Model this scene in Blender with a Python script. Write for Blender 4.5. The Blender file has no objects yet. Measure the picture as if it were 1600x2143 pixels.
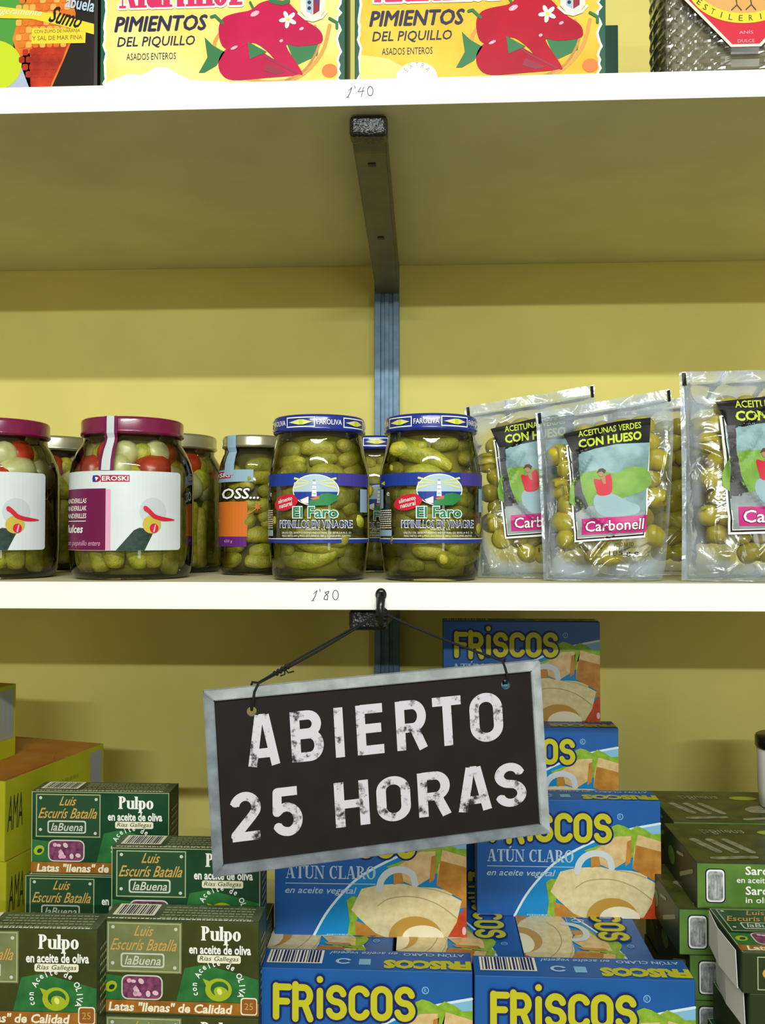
import bpy, bmesh, math, random
from mathutils import Vector, Matrix, noise
PI = math.pi
rnd = random.Random(7)
S = bpy.context.scene
COL = S.collection

# ------------------------------------------------------------------ camera
CAM = Vector((0.0, -0.7916, 0.0459)); YAW = 0.04616; PITCH = 0.02328; FPX = 1817.0
cd = bpy.data.cameras.new('camera'); cam = bpy.data.objects.new('camera', cd); COL.objects.link(cam)
cd.sensor_fit = 'VERTICAL'; cd.sensor_height = 36.0; cd.lens = FPX / 2143 * 36.0
cd.clip_start = 0.02
cam.location = CAM; cam.rotation_euler = (PI / 2 + PITCH, 0, YAW)
S.camera = cam
_F = Vector((-math.sin(YAW) * math.cos(PITCH), math.cos(YAW) * math.cos(PITCH), math.sin(PITCH)))
_R = Vector((math.cos(YAW), math.sin(YAW), 0)); _U = _R.cross(_F)
def at(px, py, Y):
    """point of the vertical plane at depth Y seen at a photo pixel (used to measure the shop)"""
    d = _F + _R * ((px - 800) / FPX) + _U * ((1071.5 - py) / FPX)
    return CAM + d * ((Y - CAM.y) / d.y)

# ------------------------------------------------------------------ light and exposure
S.view_settings.view_transform = 'Standard'; S.view_settings.look = 'None'
S.view_settings.gamma = 1.0; S.view_settings.exposure = 0.0; S.view_settings.use_curve_mapping = False
S.cycles.transparent_max_bounces = 24
S.cycles.max_bounces = 10
W = bpy.data.worlds.new('shop_room'); S.world = W; W.use_nodes = True
bgn = W.node_tree.nodes['Background']; bgn.inputs['Color'].default_value = (1.0, 0.90, 0.56, 1); bgn.inputs['Strength'].default_value = 0.34
def area(name, loc, target, sx, sy, power, color):
    ld = bpy.data.lights.new(name, 'AREA'); ld.shape = 'RECTANGLE'; ld.size = sx; ld.size_y = sy
    ld.energy = power; ld.color = color
    o = bpy.data.objects.new(name, ld); COL.objects.link(o); o.location = loc
    o.rotation_euler = (Vector(target) - Vector(loc)).to_track_quat('-Z', 'Y').to_euler()
    return o
area('ceiling_tube_far', (0.15, -3.48, 0.885), (0, 0.3, 0.1), 1.2, 0.03, 40, (0.93, 1.0, 0.97))
area('ceiling_tube_near', (0.05, -1.45, 0.938), (0, 0.3, 0.05), 1.2, 0.026, 22, (0.95, 1.0, 0.96))
area('shop_doorway', (1.7, -3.2, 0.1), (0, 0, 0.0), 0.35, 1.7, 9, (0.92, 0.97, 1.0))

# ------------------------------------------------------------------ materials
MATS = {}
def lin(c):
    c = c / 255.0
    return c / 12.92 if c <= 0.04045 else ((c + 0.055) / 1.055) ** 2.4
def rgb(c): return (lin(c[0]), lin(c[1]), lin(c[2]), 1)
def mat(name, c, rough=0.5, spec=0.3, metal=0.0, var=0.0, scale=40.0, c2=None, bump=0.0, bscale=200.0, coat=0.0):
    if name in MATS: return MATS[name]
    m = bpy.data.materials.new(name); m.use_nodes = True; nt = m.node_tree; b = nt.nodes['Principled BSDF']
    b.inputs['Base Color'].default_value = rgb(c); b.inputs['Roughness'].default_value = rough
    b.inputs['Specular IOR Level'].default_value = spec; b.inputs['Metallic'].default_value = metal
    b.inputs['Coat Weight'].default_value = coat
    tc = None
    if var or c2 or bump:
        tc = nt.nodes.new('ShaderNodeTexCoord')
    if var or c2:
        n = nt.nodes.new('ShaderNodeTexNoise'); n.inputs['Scale'].default_value = scale; n.inputs['Detail'].default_value = 5
        r = nt.nodes.new('ShaderNodeValToRGB'); nt.links.new(tc.outputs['Object'], n.inputs['Vector'])
        r.color_ramp.elements[0].position = 0.35; r.color_ramp.elements[1].position = 0.65
        a = c2 if c2 else tuple(max(0, x * (1 - var)) for x in c)
        r.color_ramp.elements[0].color = rgb(a); r.color_ramp.elements[1].color = rgb(c)
        nt.links.new(n.outputs['Fac'], r.inputs['Fac']); nt.links.new(r.outputs['Color'], b.inputs['Base Color'])
    if bump:
        n2 = nt.nodes.new('ShaderNodeTexNoise'); n2.inputs['Scale'].default_value = bscale; n2.inputs['Detail'].default_value = 4
        bp = nt.nodes.new('ShaderNodeBump'); bp.inputs['Strength'].default_value = bump; bp.inputs['Distance'].default_value = 0.002
        nt.links.new(tc.outputs['Object'], n2.inputs['Vector']); nt.links.new(n2.outputs['Fac'], bp.inputs['Height'])
        nt.links.new(bp.outputs['Normal'], b.inputs['Normal'])
    MATS[name] = m
    return m
def clear(name, tint=(1, 1, 1), ior=1.45, rough=0.03, gloss=(1, 1, 1), bump=0.0, bscale=60.0, extra=0.0):
    m = bpy.data.materials.new(name); m.use_nodes = True; nt = m.node_tree
    for n in list(nt.nodes):
        if n.type == 'BSDF_PRINCIPLED': nt.nodes.remove(n)
    out = [n for n in nt.nodes if n.type == 'OUTPUT_MATERIAL'][0]
    t = nt.nodes.new('ShaderNodeBsdfTransparent'); t.inputs['Color'].default_value = (*tint, 1)
    g = nt.nodes.new('ShaderNodeBsdfGlossy'); g.inputs['Roughness'].default_value = rough; g.inputs['Color'].default_value = (*gloss, 1)
    f = nt.nodes.new('ShaderNodeFresnel'); f.inputs['IOR'].default_value = ior
    x = nt.nodes.new('ShaderNodeMixShader')
    fac = f.outputs['Fac']
    if extra:
        ad = nt.nodes.new('ShaderNodeMath'); ad.operation = 'ADD'; ad.inputs[1].default_value = extra; ad.use_clamp = True
        nt.links.new(fac, ad.inputs[0]); fac = ad.outputs[0]
    nt.links.new(fac, x.inputs['Fac']); nt.links.new(t.outputs[0], x.inputs[1]); nt.links.new(g.outputs[0], x.inputs[2])
    nt.links.new(x.outputs[0], out.inputs['Surface'])
    if bump:
        tc = nt.nodes.new('ShaderNodeTexCoord')
        n2 = nt.nodes.new('ShaderNodeTexNoise'); n2.inputs['Scale'].default_value = bscale; n2.inputs['Detail'].default_value = 3
        n2.inputs['Distortion'].default_value = 1.2
        bp = nt.nodes.new('ShaderNodeBump'); bp.inputs['Strength'].default_value = bump; bp.inputs['Distance'].default_value = 0.006
        nt.links.new(tc.outputs['Object'], n2.inputs['Vector']); nt.links.new(n2.outputs['Fac'], bp.inputs['Height'])
        nt.links.new(bp.outputs['Normal'], g.inputs['Normal']); nt.links.new(bp.outputs['Normal'], f.inputs['Normal'])
    MATS[name] = m
    return m
def hazy(name, tint, rough, haze, k_haze, k_gloss, bump, bscale):
    m = clear(name, tint, 1.45, rough, (0.97, 0.99, 1.0), bump, bscale, k_gloss); nt = m.node_tree
    out = [n for n in nt.nodes if n.type == 'OUTPUT_MATERIAL'][0]; src = out.inputs['Surface'].links[0].from_socket
    d = nt.nodes.new('ShaderNodeBsdfDiffuse'); d.inputs['Color'].default_value = rgb(haze)
    x = nt.nodes.new('ShaderNodeMixShader'); x.inputs['Fac'].default_value = k_haze
    at_ = nt.nodes.new('ShaderNodeAttribute'); at_.attribute_name = 'haze'; nt.links.new(at_.outputs['Fac'], x.inputs['Fac'])
    nt.links.new(src, x.inputs[1]); nt.links.new(d.outputs[0], x.inputs[2]); nt.links.new(x.outputs[0], out.inputs['Surface'])
    return m
def worn(name, c, under, scale, lo, hi):
    m = mat(name, c, 0.8, 0.2, c2=under, scale=scale)
    for n in m.node_tree.nodes:
        if n.type == 'VALTORGB':
            n.color_ramp.elements[0].position = lo; n.color_ramp.elements[1].position = hi
        if n.type == 'TEX_NOISE': n.inputs['Detail'].default_value = 8; n.inputs['Roughness'].default_value = 0.7
    return m

mat('wall_paint', (232, 219, 128), 0.75, 0.2, var=0.04, scale=6, bump=0.05, bscale=300)
mat('floor_tile', (150, 140, 122), 0.4, 0.4, var=0.15, scale=3)
mat('edging', (250, 250, 242), 0.35, 0.4)
mat('board', (212, 208, 170), 0.55, 0.3, var=0.05, scale=9)  # beige tint puts underside shade and yellow bounce into the white boards' colour
mat('rail_steel', (104, 132, 158), 0.5, 0.5, metal=0.3, var=0.15, scale=60)
mat('bracket_steel', (104, 102, 84), 0.45, 0.5, metal=0.3, var=0.12, scale=30)
mat('black_plastic', (18, 18, 20), 0.25, 0.5); mat('cap_plastic', (18, 18, 20), 0.22, 0.5, bump=0.9, bscale=260)
mat('pencil', (70, 76, 96), 0.8, 0.1)
mat('white', (244, 244, 240), 0.45); mat('black', (14, 14, 16), 0.45); mat('cream', (238, 232, 205), 0.5)
mat('grey', (150, 155, 160), 0.5); mat('cord_black', (22, 26, 30), 0.8)
# jars
clear('jar_glass', (0.97, 0.985, 0.95), 1.5, 0.02)
hazy('film', (0.97, 0.98, 0.99), 0.16, (190, 204, 222), 0.30, 0.05, 0.35, 26)
mat('olive_brine', (104, 98, 34), 0.4, 0.4, c2=(78, 76, 26), scale=70)
clear('cut_glass', (0.90, 0.90, 0.86), 1.6, 0.24, bump=0.0, extra=0.10)
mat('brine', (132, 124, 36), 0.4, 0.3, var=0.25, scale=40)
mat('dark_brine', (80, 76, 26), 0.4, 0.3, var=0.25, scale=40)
mat('gherkin_a', (176, 166, 52), 0.4, 0.4, c2=(146, 140, 40), scale=120, bump=0.5, bscale=500)
mat('gherkin_b', (156, 150, 50), 0.4, 0.4, c2=(124, 122, 38), scale=120, bump=0.5, bscale=500)
mat('gherkin_c', (190, 180, 56), 0.4, 0.5, c2=(136, 142, 30), scale=120, bump=0.5, bscale=500)
mat('olive', (196, 178, 36), 0.3, 0.4, c2=(168, 156, 28), scale=60)
mat('olive_dark', (168, 152, 32), 0.3, 0.4, c2=(140, 128, 26), scale=60)
mat('onion', (196, 196, 140), 0.3, 0.5, c2=(165, 165, 105), scale=50)
mat('red_pepper', (184, 52, 20), 0.3, 0.5, c2=(140, 34, 12), scale=50)
mat('lid_blue', (24, 44, 140), 0.22, 0.5, coat=0.4); mat('lid_maroon', (118, 16, 66), 0.25, 0.5, coat=0.4)
mat('lid_silver', (188, 186, 160), 0.28, 0.5, metal=0.8)
mat('navy', (30, 58, 150), 0.4); mat('violet', (70, 60, 150), 0.4); mat('sky', (176, 200, 215), 0.4); mat('sun_ray', (228, 222, 130), 0.4)
mat('leaf', (40, 130, 70), 0.4); mat('brand_green', (22, 130, 96), 0.4); mat('badge_red', (205, 30, 55), 0.4); mat('roof_orange', (205, 110, 60), 0.4)
mat('label_white', (214, 222, 226), 0.4, var=0.03, scale=20); mat('purple', (110, 18, 72), 0.4); mat('pink', (222, 165, 195), 0.4)
mat('logo_red', (165, 22, 60), 0.4); mat('cucumber', (42, 66, 58), 0.5, c2=(26, 48, 42), scale=300)
mat('art_olive', (200, 180, 70), 0.4); mat('art_red', (205, 36, 60), 0.4); mat('seal_grey', (196, 204, 208), 0.4)
mat('orange', (216, 116, 40), 0.4); mat('label_violet', (100, 38, 120), 0.4); mat('strip_blue', (150, 180, 200), 0.4)
# bags
mat('lime_ink', (196, 214, 62), 0.4); mat('art_sky', (150, 182, 190), 0.45, c2=(96, 128, 130), scale=45); mat('art_meadow', (134, 176, 70), 0.45, c2=(106, 150, 60), scale=60)
mat('art_trunk', (92, 88, 92), 0.45, c2=(60, 60, 64), scale=90); mat('art_rock', (160, 168, 168), 0.45, c2=(130, 142, 146), scale=60); mat('art_skirt', (150, 178, 190), 0.45)
mat('art_skin', (176, 132, 104), 0.45); mat('art_hair', (84, 62, 48), 0.5); mat('brand_pink', (196, 44, 126), 0.4)
# tuna cartons
mat('tuna_blue', (22, 92, 170), 0.38, 0.5, var=0.05, scale=14); mat('tuna_side', (18, 74, 142), 0.4); mat('tuna_cyan', (20, 134, 200), 0.38); mat('tuna_sky', (130, 186, 220), 0.38)
mat('arc_white', (214, 230, 240), 0.38); mat('tuna_yellow', (196, 192, 40), 0.38); mat('tuna_navy', (26, 36, 98), 0.38); mat('steel_text', (176, 198, 218), 0.4)
mat('lettuce', (150, 186, 60), 0.4, c2=(120, 160, 40), scale=120); mat('bread', (224, 196, 144), 0.4, c2=(206, 172, 116), scale=120); mat('crust', (196, 140, 62), 0.4, c2=(176, 116, 44), scale=90)
mat('tuna_meat', (228, 212, 166), 0.4, c2=(212, 194, 144), scale=140); mat('meat_line', (176, 158, 112), 0.4); mat('egg_gold', (190, 146, 62), 0.4); mat('egg_white', (238, 228, 196), 0.4); mat('tomato', (208, 92, 44), 0.4, c2=(186, 62, 30), scale=60)
mat('ring_pull', (204, 212, 216), 0.4)
# octopus cartons
mat('pulpo_green', (30, 78, 46), 0.4, c2=(18, 56, 36), scale=16); mat('pulpo_light', (52, 122, 62), 0.4, c2=(36, 96, 50), scale=60); mat('pulpo_top', (92, 104, 74), 0.35, c2=(64, 76, 54), scale=60)
mat('pulpo_side', (44, 58, 30), 0.4); mat('pulpo_plaque', (40, 76, 50), 0.35); mat('plaque_frame', (176, 184, 140), 0.35); mat('gold', (200, 160, 84), 0.4); mat('silver_ink', (204, 206, 190), 0.35)
mat('olive_side', (70, 74, 30), 0.4, c2=(54, 60, 26), scale=30); mat('octopus', (140, 76, 110), 0.4, c2=(90, 40, 76), scale=160); mat('octopus_pale', (222, 190, 200), 0.4); mat('band_orange', (168, 110, 40), 0.4, c2=(140, 84, 30), scale=60)
mat('olive_art', (166, 180, 40), 0.35); mat('olive_hi', (220, 226, 120), 0.35); mat('emblem_brown', (150, 90, 36), 0.4); mat('faint_ink', (150, 156, 118), 0.4)
mat('pulpo_plaque_pale', (128, 134, 90), 0.35, c2=(112, 120, 78), scale=50)
# sardine, yellow cartons
mat('sardine_green', (104, 142, 60), 0.4, c2=(78, 116, 50), scale=30); mat('sardine_top', (84, 88, 36), 0.35, c2=(58, 66, 28), scale=60); mat('sardine_side', (40, 56, 36), 0.4)
mat('fish_silver', (166, 164, 140), 0.35, c2=(120, 118, 92), scale=120); mat('tin_silver', (196, 200, 200), 0.35, c2=(120, 126, 130), scale=150); mat('card_inside', (228, 230, 234), 0.6)
mat('yellow_card', (178, 176, 34), 0.4, c2=(158, 158, 28), scale=14); mat('orange_card', (176, 116, 42), 0.4, c2=(156, 92, 34), scale=24); mat('label_dull', (150, 152, 130), 0.4); mat('yellow_side', (150, 152, 36), 0.4)
# pepper cartons
mat('pepper_green', (8, 78, 58), 0.4); mat('pepper_yellow', (224, 168, 36), 0.4, 0.15, c2=(228, 196, 76), scale=12); mat('pepper_pale', (230, 200, 76), 0.4, 0.15, c2=(238, 224, 148), scale=12)
mat('pepper_red', (186, 14, 44), 0.4, 0.15, c2=(160, 8, 40), scale=14); mat('pepper_red_overlit', (196, 18, 78), 0.4, 0.15, c2=(176, 10, 64), scale=14); mat('pepper_shine', (244, 170, 190), 0.4); mat('pepper_dark', (140, 14, 50), 0.4); mat('ink_navy', (30, 26, 66), 0.4); mat('brand_rose', (206, 30, 90), 0.4)  # pinker pepper tone is overexposure painted into the left carton's red
mat('basket', (206, 150, 62), 0.4); mat('leaf_dark', (36, 110, 60), 0.4); mat('pepper_white', (248, 246, 226), 0.4); mat('dark_green', (14, 60, 44), 0.4)
# snack pack, bottle
mat('snack_black', (26, 18, 14), 0.35); mat('snack_green', (76, 150, 60), 0.35); mat('snack_lime', (196, 210, 40), 0.35); mat('corn', (224, 128, 40), 0.35, c2=(206, 92, 30), scale=40); mat('corn_red', (206, 60, 30), 0.35, c2=(150, 34, 18), scale=40); mat('corn_pale', (240, 170, 80), 0.35)
mat('ribbon', (222, 206, 56), 0.35); mat('foil_blue', (170, 180, 210), 0.35); mat('label_tan', (214, 160, 90), 0.4)
# sign
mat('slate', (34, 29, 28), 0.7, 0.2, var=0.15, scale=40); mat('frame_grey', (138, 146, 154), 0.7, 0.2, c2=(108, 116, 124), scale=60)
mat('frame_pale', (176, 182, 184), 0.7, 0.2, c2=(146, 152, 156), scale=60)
worn('chalk', (208, 205, 216), (56, 50, 54), 60, 0.37, 0.46)

# ------------------------------------------------------------------ mesh helpers
def thing(name, label, cat, loc=(0, 0, 0), rotz=0.0, group=None):
    o = bpy.data.objects.new(name, None); COL.objects.link(o); o.empty_display_size = 0.02
    o.location = loc; o.rotation_euler = (0, 0, rotz); o['label'] = label; o['category'] = cat
    if group: o['group'] = group
    return o
def link(name, me, parent=None, loc=None):
    o = bpy.data.objects.new(name, me); COL.objects.link(o)
    if parent: o.parent = parent
    if loc is not None: o.location = loc
    return o
def tag(o, label, cat, group=None):
    o['label'] = label; o['category'] = cat
    if group: o['group'] = group
    return o
def copy_tree(o, parent=None):
    c = o.copy(); COL.objects.link(c)
    if parent: c.parent = parent
    for ch in list(o.children): copy_tree(ch, c)
    return c
def clone(o, label, loc, rotz=0.0, group=None):
    c = copy_tree(o); c['label'] = label; c.location = loc; c.rotation_euler = (0, 0, rotz)
    if group: c['group'] = group
    return c

class MB:
    def __init__(self): self.bm = bmesh.new(); self.slots = []
    def mi(self, m):
        if m not in self.slots: self.slots.append(m)
        return self.slots.index(m)
    def face(self, pts, m):
        f = self.bm.faces.new([self.bm.verts.new(p) for p in pts]); f.material_index = self.mi(m); return f
    def box(self, x0, x1, y0, y1, z0, z1, m, bev=0.0, mats=None):
        """mats: dict of face name -> material (front -y, back, left, right, top, bottom)"""
        b2 = bmesh.new(); bmesh.ops.create_cube(b2, size=1.0)
        for v in b2.verts:
            v.co = ((x0 + x1) / 2 + v.co.x * (x1 - x0), (y0 + y1) / 2 + v.co.y * (y1 - y0), (z0 + z1) / 2 + v.co.z * (z1 - z0))
        for f in b2.faces:
            n = f.normal if f.normal.length else f.normal
            f.normal_update(); n = f.normal
            k = 'front' if n.y < -.5 else 'back' if n.y > .5 else 'left' if n.x < -.5 else 'right' if n.x > .5 else 'top' if n.z > .5 else 'bottom'
            f.material_index = self.mi((mats or {}).get(k, m))
        if bev: bmesh.ops.bevel(b2, geom=list(b2.edges), offset=bev, segments=2, affect='EDGES', profile=0.5)
        self.add(b2)
    def add(self, b2, mtx=None, m=None):
        vm = {}
        for v in b2.verts: vm[v] = self.bm.verts.new(mtx @ v.co if mtx else v.co)
        for f in b2.faces:
            try: g = self.bm.faces.new([vm[v] for v in f.verts])
            except ValueError: continue
            g.material_index = self.mi(m) if m else f.material_index; g.smooth = f.smooth
        b2.free()
    def lathe(self, prof, m, n=56, smooth=True, sq=None):
        rows = []
        for r, z in prof:
            rows.append([self.bm.verts.new((r * math.cos(2 * PI * k / n), r * math.sin(2 * PI * k / n), z)) for k in range(n)])
        i = self.mi(m)
        for a, b in zip(rows, rows[1:]):
            for k in range(n):
                f = self.bm.faces.new((a[k], a[(k + 1) % n], b[(k + 1) % n], b[k])); f.material_index = i; f.smooth = smooth
        f = self.bm.faces.new(list(reversed(rows[0]))); f.material_index = i
        f = self.bm.faces.new(rows[-1]); f.material_index = i
    def tube(self, pts, r, m, n=8, closed=False):
        pts = [Vector(p) for p in pts]; rows = []
        N = len(pts)
        for k, p in enumerate(pts):
            if closed: t = pts[(k + 1) % N] - pts[k - 1]
            else: t = pts[min(k + 1, N - 1)] - pts[max(k - 1, 0)]
            t.normalize(); ref = Vector((0, 1, 0)) if abs(t.y) < .9 else Vector((1, 0, 0))
            a = t.cross(ref).normalized(); b = t.cross(a)
            rr = r[k] if isinstance(r, (list, tuple)) else r
            rows.append([self.bm.verts.new(p + a * math.cos(2 * PI * j / n) * rr + b * math.sin(2 * PI * j / n) * rr) for j in range(n)])
        i = self.mi(m); pairs = list(zip(rows, rows[1:])) + ([(rows[-1], rows[0])] if closed else [])
        for a, b in pairs:
            for j in range(n):
                f = self.bm.faces.new((a[j], a[(j + 1) % n], b[(j + 1) % n], b[j])); f.material_index = i; f.smooth = True
        if not closed:
            for row in (rows[0], rows[-1]):
                f = self.bm.faces.new(row); f.material_index = i
    def done(self, name, parent=None, loc=None, normals=True):
        if normals: bmesh.ops.recalc_face_normals(self.bm, faces=self.bm.faces)
        me = bpy.data.meshes.new(name); self.bm.to_mesh(me); self.bm.free()
        for s in self.slots: me.materials.append(MATS[s])
        return link(name, me, parent, loc)

# ------------------------------------------------------------------ lettering
def arc(cx, cy, rx, ry, a0, a1, n=12):
    return [(cx + rx * math.cos(math.radians(a0 + (a1 - a0) * k / n)), cy + ry * math.sin(math.radians(a0 + (a1 - a0) * k / n))) for k in range(n + 1)]
def stroke(pts, w, cap='butt', closed=False):
    P = [Vector((p[0], p[1])) for p in pts]; out = []; h = w / 2
    segs = list(zip(P, P[1:])) + ([(P[-1], P[0])] if closed else [])
    for a, b in segs:
        d = b - a
        if d.length < 1e-9: continue
        d.normalize(); n = Vector((-d.y, d.x)) * h
        out.append([a + n, a - n, b - n, b + n])
    dots = P if (closed or cap == 'round') else P[1:-1]
    for p in dots: out.append([(p.x + h * math.cos(t * PI / 7), p.y + h * math.sin(t * PI / 7)) for t in range(14)])
    return [[(q[0], q[1]) for q in f] for f in out]
q = 0.085
SG = {  # single-stroke letters, unit height, centre lines
 'A': (.62, [[(.06, 0), (.25, 1)], [(.56, 0), (.37, 1)], [(.13, .25), (.49, .25)], [(.24, .93), (.38, .93)]]),
 'B': (.62, [[(q, 0), (q, 1)], [(q, 1 - q), (.34, 1 - q)] + arc(.34, .735, .17, .18, 90, -90)[1:] + [(q, .555)], [(q, q), (.36, q)] + arc(.36, .31, .18, .225, -90, 90)[1:] + [(q, .535)]]),
 'I': (.17, [[(q, 0), (q, 1)]]),
 'i': (.24, [[(.12, .1), (.12, .82)], [(.12, 1.16), (.12, 1.165)]]),
 'E': (.54, [[(q, 0), (q, 1)], [(q, 1 - q), (.54, 1 - q)], [(q, .52), (.5, .52)], [(q, q), (.54, q)]]),
 'F': (.52, [[(q, .05), (q, .95)], [(q, .92), (.48, .92)], [(q, .5), (.42, .5)]]),
 'R': (.64, [[(q, 0), (q, 1)], [(q, 1 - q), (.34, 1 - q)] + arc(.34, .68, .19, .235, 90, -90)[1:] + [(q, .445)], [(.36, .45), (.54, 0)]]),
 'T': (.6, [[(.3, 0), (.3, 1)], [(0, 1 - q), (.6, 1 - q)]]),
 'O': (.64, [arc(.32, .68, .235, .235, 0, 180) + arc(.32, .32, .235, .235, 180, 360) + [(.555, .68)]]),
 'C': (.6, [arc(.32, .68, .235, .235, 25, 180) + arc(.32, .32, .235, .235, 180, 335)]),
 'H': (.64, [[(q, 0), (q, 1)], [(.555, 0), (.555, 1)], [(q, .5), (.555, .5)]]),
 'S': (.62, [arc(.31, .70, .215, .215, 15, 180) + arc(.31, .72, .215, .20, 185, 250, 5) + arc(.31, .28, .225, .24, 70, 0, 5) + arc(.31, .30, .225, .215, -5, -165)]),
 '2': (.62, [arc(.31, .68, .215, .235, 165, -20) + [(.44, .5), (.1, .12), (.1, q)], [(.03, q), (.58, q)]]),
 '5': (.6, [[(.53, 1 - q), (.12, 1 - q), (.1, .5), (.18, .57), (.3, .6)] + arc(.31, .33, .215, .255, 80, -90) + arc(.3, .3, .22, .22, -95, -160, 6)]),
 ' ': (.3, []),
}
def glyph_text(s, w, gap, cap='butt'):
    x = 0; polys = []
    for ch in s:
        adv, strokes = SG[ch]
        for st in strokes:
            for f in stroke(st, w, cap): polys.append([(p[0] + x, p[1]) for p in f])
        x += adv + gap
    return polys
def ring(cx, cy, rx, ry, ix, iy, a0=0, a1=360, n=22):
    o = arc(cx, cy, rx, ry, a0, a1, n); i = arc(cx, cy, ix, iy, a0, a1, n)
    return [[o[k], o[k + 1], i[k + 1], i[k]] for k in range(n)]
def rc(x0, y0, x1, y1): return [(x0, y0), (x1, y0), (x1, y1), (x0, y1)]
def slash(xa, xb, w, y0=0, y1=1): return [(xa, y0), (xa + w, y0), (xb + w, y1), (xb, y1)]
sf = .07
def serif_set(k):  # k = stem weight
    return {
 'P': (.62, [rc(.07, 0, .07 + k, 1), rc(0, 0, .14 + k, sf), rc(0, 1 - sf, .3, 1)] + ring(.28, .74, .3, .26, .3 - k, .19, 90, -90, 12)),
 'u': (.64, [rc(.06, .2, .06 + k, .68), rc(0, .61, .06 + k, .68), rc(.42, 0, .42 + k, .68), rc(.36, .61, .42 + k, .68), rc(.42, 0, .5 + k, sf)] + ring(.06 + (.36 + k) / 2, .22, (.36 + k) / 2, .23, (.36 - k) / 2, .15, 180, 360, 10)),
 'l': (.3, [rc(.06, 0, .06 + k, 1), rc(0, 0, .12 + k, sf), rc(0, .93, .06 + k, 1)]),
 'p': (.64, [rc(.07, -.3, .07 + k, .68), rc(0, -.3, .14 + k, -.3 + sf), rc(0, .61, .07 + k, .68)] + ring(.32, .34, .28, .35, .28 - k, .26)),
 'o': (.6, ring(.29, .34, .28, .35, .28 - k, .27)),
 'A': (.74, [slash(.06, .28, .05), slash(.48, .27, k), rc(.16, .3, .55, .36), rc(0, 0, .2, sf), rc(.42, 0, .72, sf)]),
 'T': (.66, [rc(.33 - k / 2, 0, .33 + k / 2, 1), rc(.03, 1 - sf, .63, 1), rc(.2, 0, .46, sf), rc(.03, .76, .08, 1), rc(.58, .76, .63, 1)]),
 'U': (.74, [rc(.08, .25, .08 + k, 1), rc(.58, .25, .64, 1), rc(0, 1 - sf, .16 + k, 1), rc(.48, 1 - sf, .74, 1)] + ring(.36, .27, .28, .28, .28 - k * .7, .2, 180, 360, 12)),
 'N': (.78, [rc(.1, 0, .15, 1), rc(.62, 0, .67, 1), slash(.57, .08, k * .9), rc(0, 0, .25, sf), rc(0, 1 - sf, .2, 1), rc(.52, 1 - sf, .77, 1)]),
 'C': (.68, ring(.36, .5, .33, .51, .33 - k, .44, 50, 315, 22) + [rc(.55, .64, .6, 1)]),
 'L': (.62, [rc(.08, 0, .08 + k, 1), rc(0, 0, .58, sf), rc(0, 1 - sf, .16 + k, 1), rc(.53, 0, .58, .26)]),
 'R': (.72, [rc(.07, 0, .07 + k, 1), rc(0, 0, .14 + k, sf), rc(0, 1 - sf, .3, 1), slash(.52, .3, k, 0, .5), rc(.5, 0, .72, sf)] + ring(.28, .75, .29, .25, .29 - k, .18, 90, -90, 12)),
 'O': (.76, ring(.37, .5, .35, .51, .35 - k, .44)),
 'M': (.96, [rc(.1, 0, .15, 1), rc(.68, 0, .68 + k, 1), slash(.4, .1, k * .9), slash(.4, .68, .06), rc(0, 0, .25, sf), rc(.6, 0, .76 + k, sf), rc(0, 1 - sf, .2, 1), rc(.7, 1 - sf, .76 + k, 1)]),
 'a': (.56, ring(.25, .21, .22, .22, .22 - k, .15) + [rc(.34, 0, .34 + k, .5), rc(.34, 0, .42 + k, sf)] + ring(.26, .48, .22 + k / 2, .21, .1, .14, 0, 160, 10)),
 'r': (.46, [rc(.07, 0, .07 + k, .68), rc(0, 0, .16 + k, sf), rc(0, .61, .07 + k, .68), rc(.07 + k, .52, .44, .68)]),
 't': (.42, [rc(.1, .05, .1 + k, .9), rc(0, .61, .38, .68), rc(.1, 0, .38, .09)]),
 'i': (.3, [rc(.07, 0, .07 + k, .68), rc(0, 0, .14 + k, sf), rc(0, .61, .07 + k, .68), slash(.1, .22, .12, .76, 1)]),
 'n': (.66, [rc(.07, 0, .07 + k, .68), rc(0, 0, .14 + k, sf), rc(.42, 0, .42 + k, .48), rc(.36, 0, .5 + k, sf), rc(0, .61, .07 + k, .68)] + ring(.31, .46, .11 + k, .22, .11, .14, 0, 180, 10)),
 'e': (.56, ring(.28, .34, .27, .35, .27 - k, .27, 10, 330, 20) + [rc(.1, .31, .53, .38)]),
 'z': (.54, [rc(.03, .58, .5, .68), rc(.03, 0, .5, .1), slash(.03, .3, k, 0, .68)]),
 ' ': (.32, []),
 "'": (.0, [slash(-.46, -.36, .12, 1.08, 1.26)]),
 }
def serif_text(s, k=.2):
    G = serif_set(k); x = 0; out = []
    for ch in s:
        adv, ps = G[ch]
        out += [[(p[0] + x, p[1]) for p in f] for f in ps]; x += adv
    return out
_tc = {}
def font_tris(s, off=0.0, shear=0.0):
    key = (s, off, shear)
    if key in _tc: return _tc[key]
    cu = bpy.data.curves.new('lettering', 'FONT'); cu.body = s; cu.offset = off; cu.shear = shear; cu.resolution_u = 2
    ob = bpy.data.objects.new('lettering', cu)
    me = ob.to_mesh()
    r = [[(me.vertices[i].co.x, me.vertices[i].co.y) for i in p.vertices] for p in me.polygons]
    ob.to_mesh_clear(); bpy.data.objects.remove(ob); bpy.data.curves.remove(cu)
    _tc[key] = r
    return r

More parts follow.
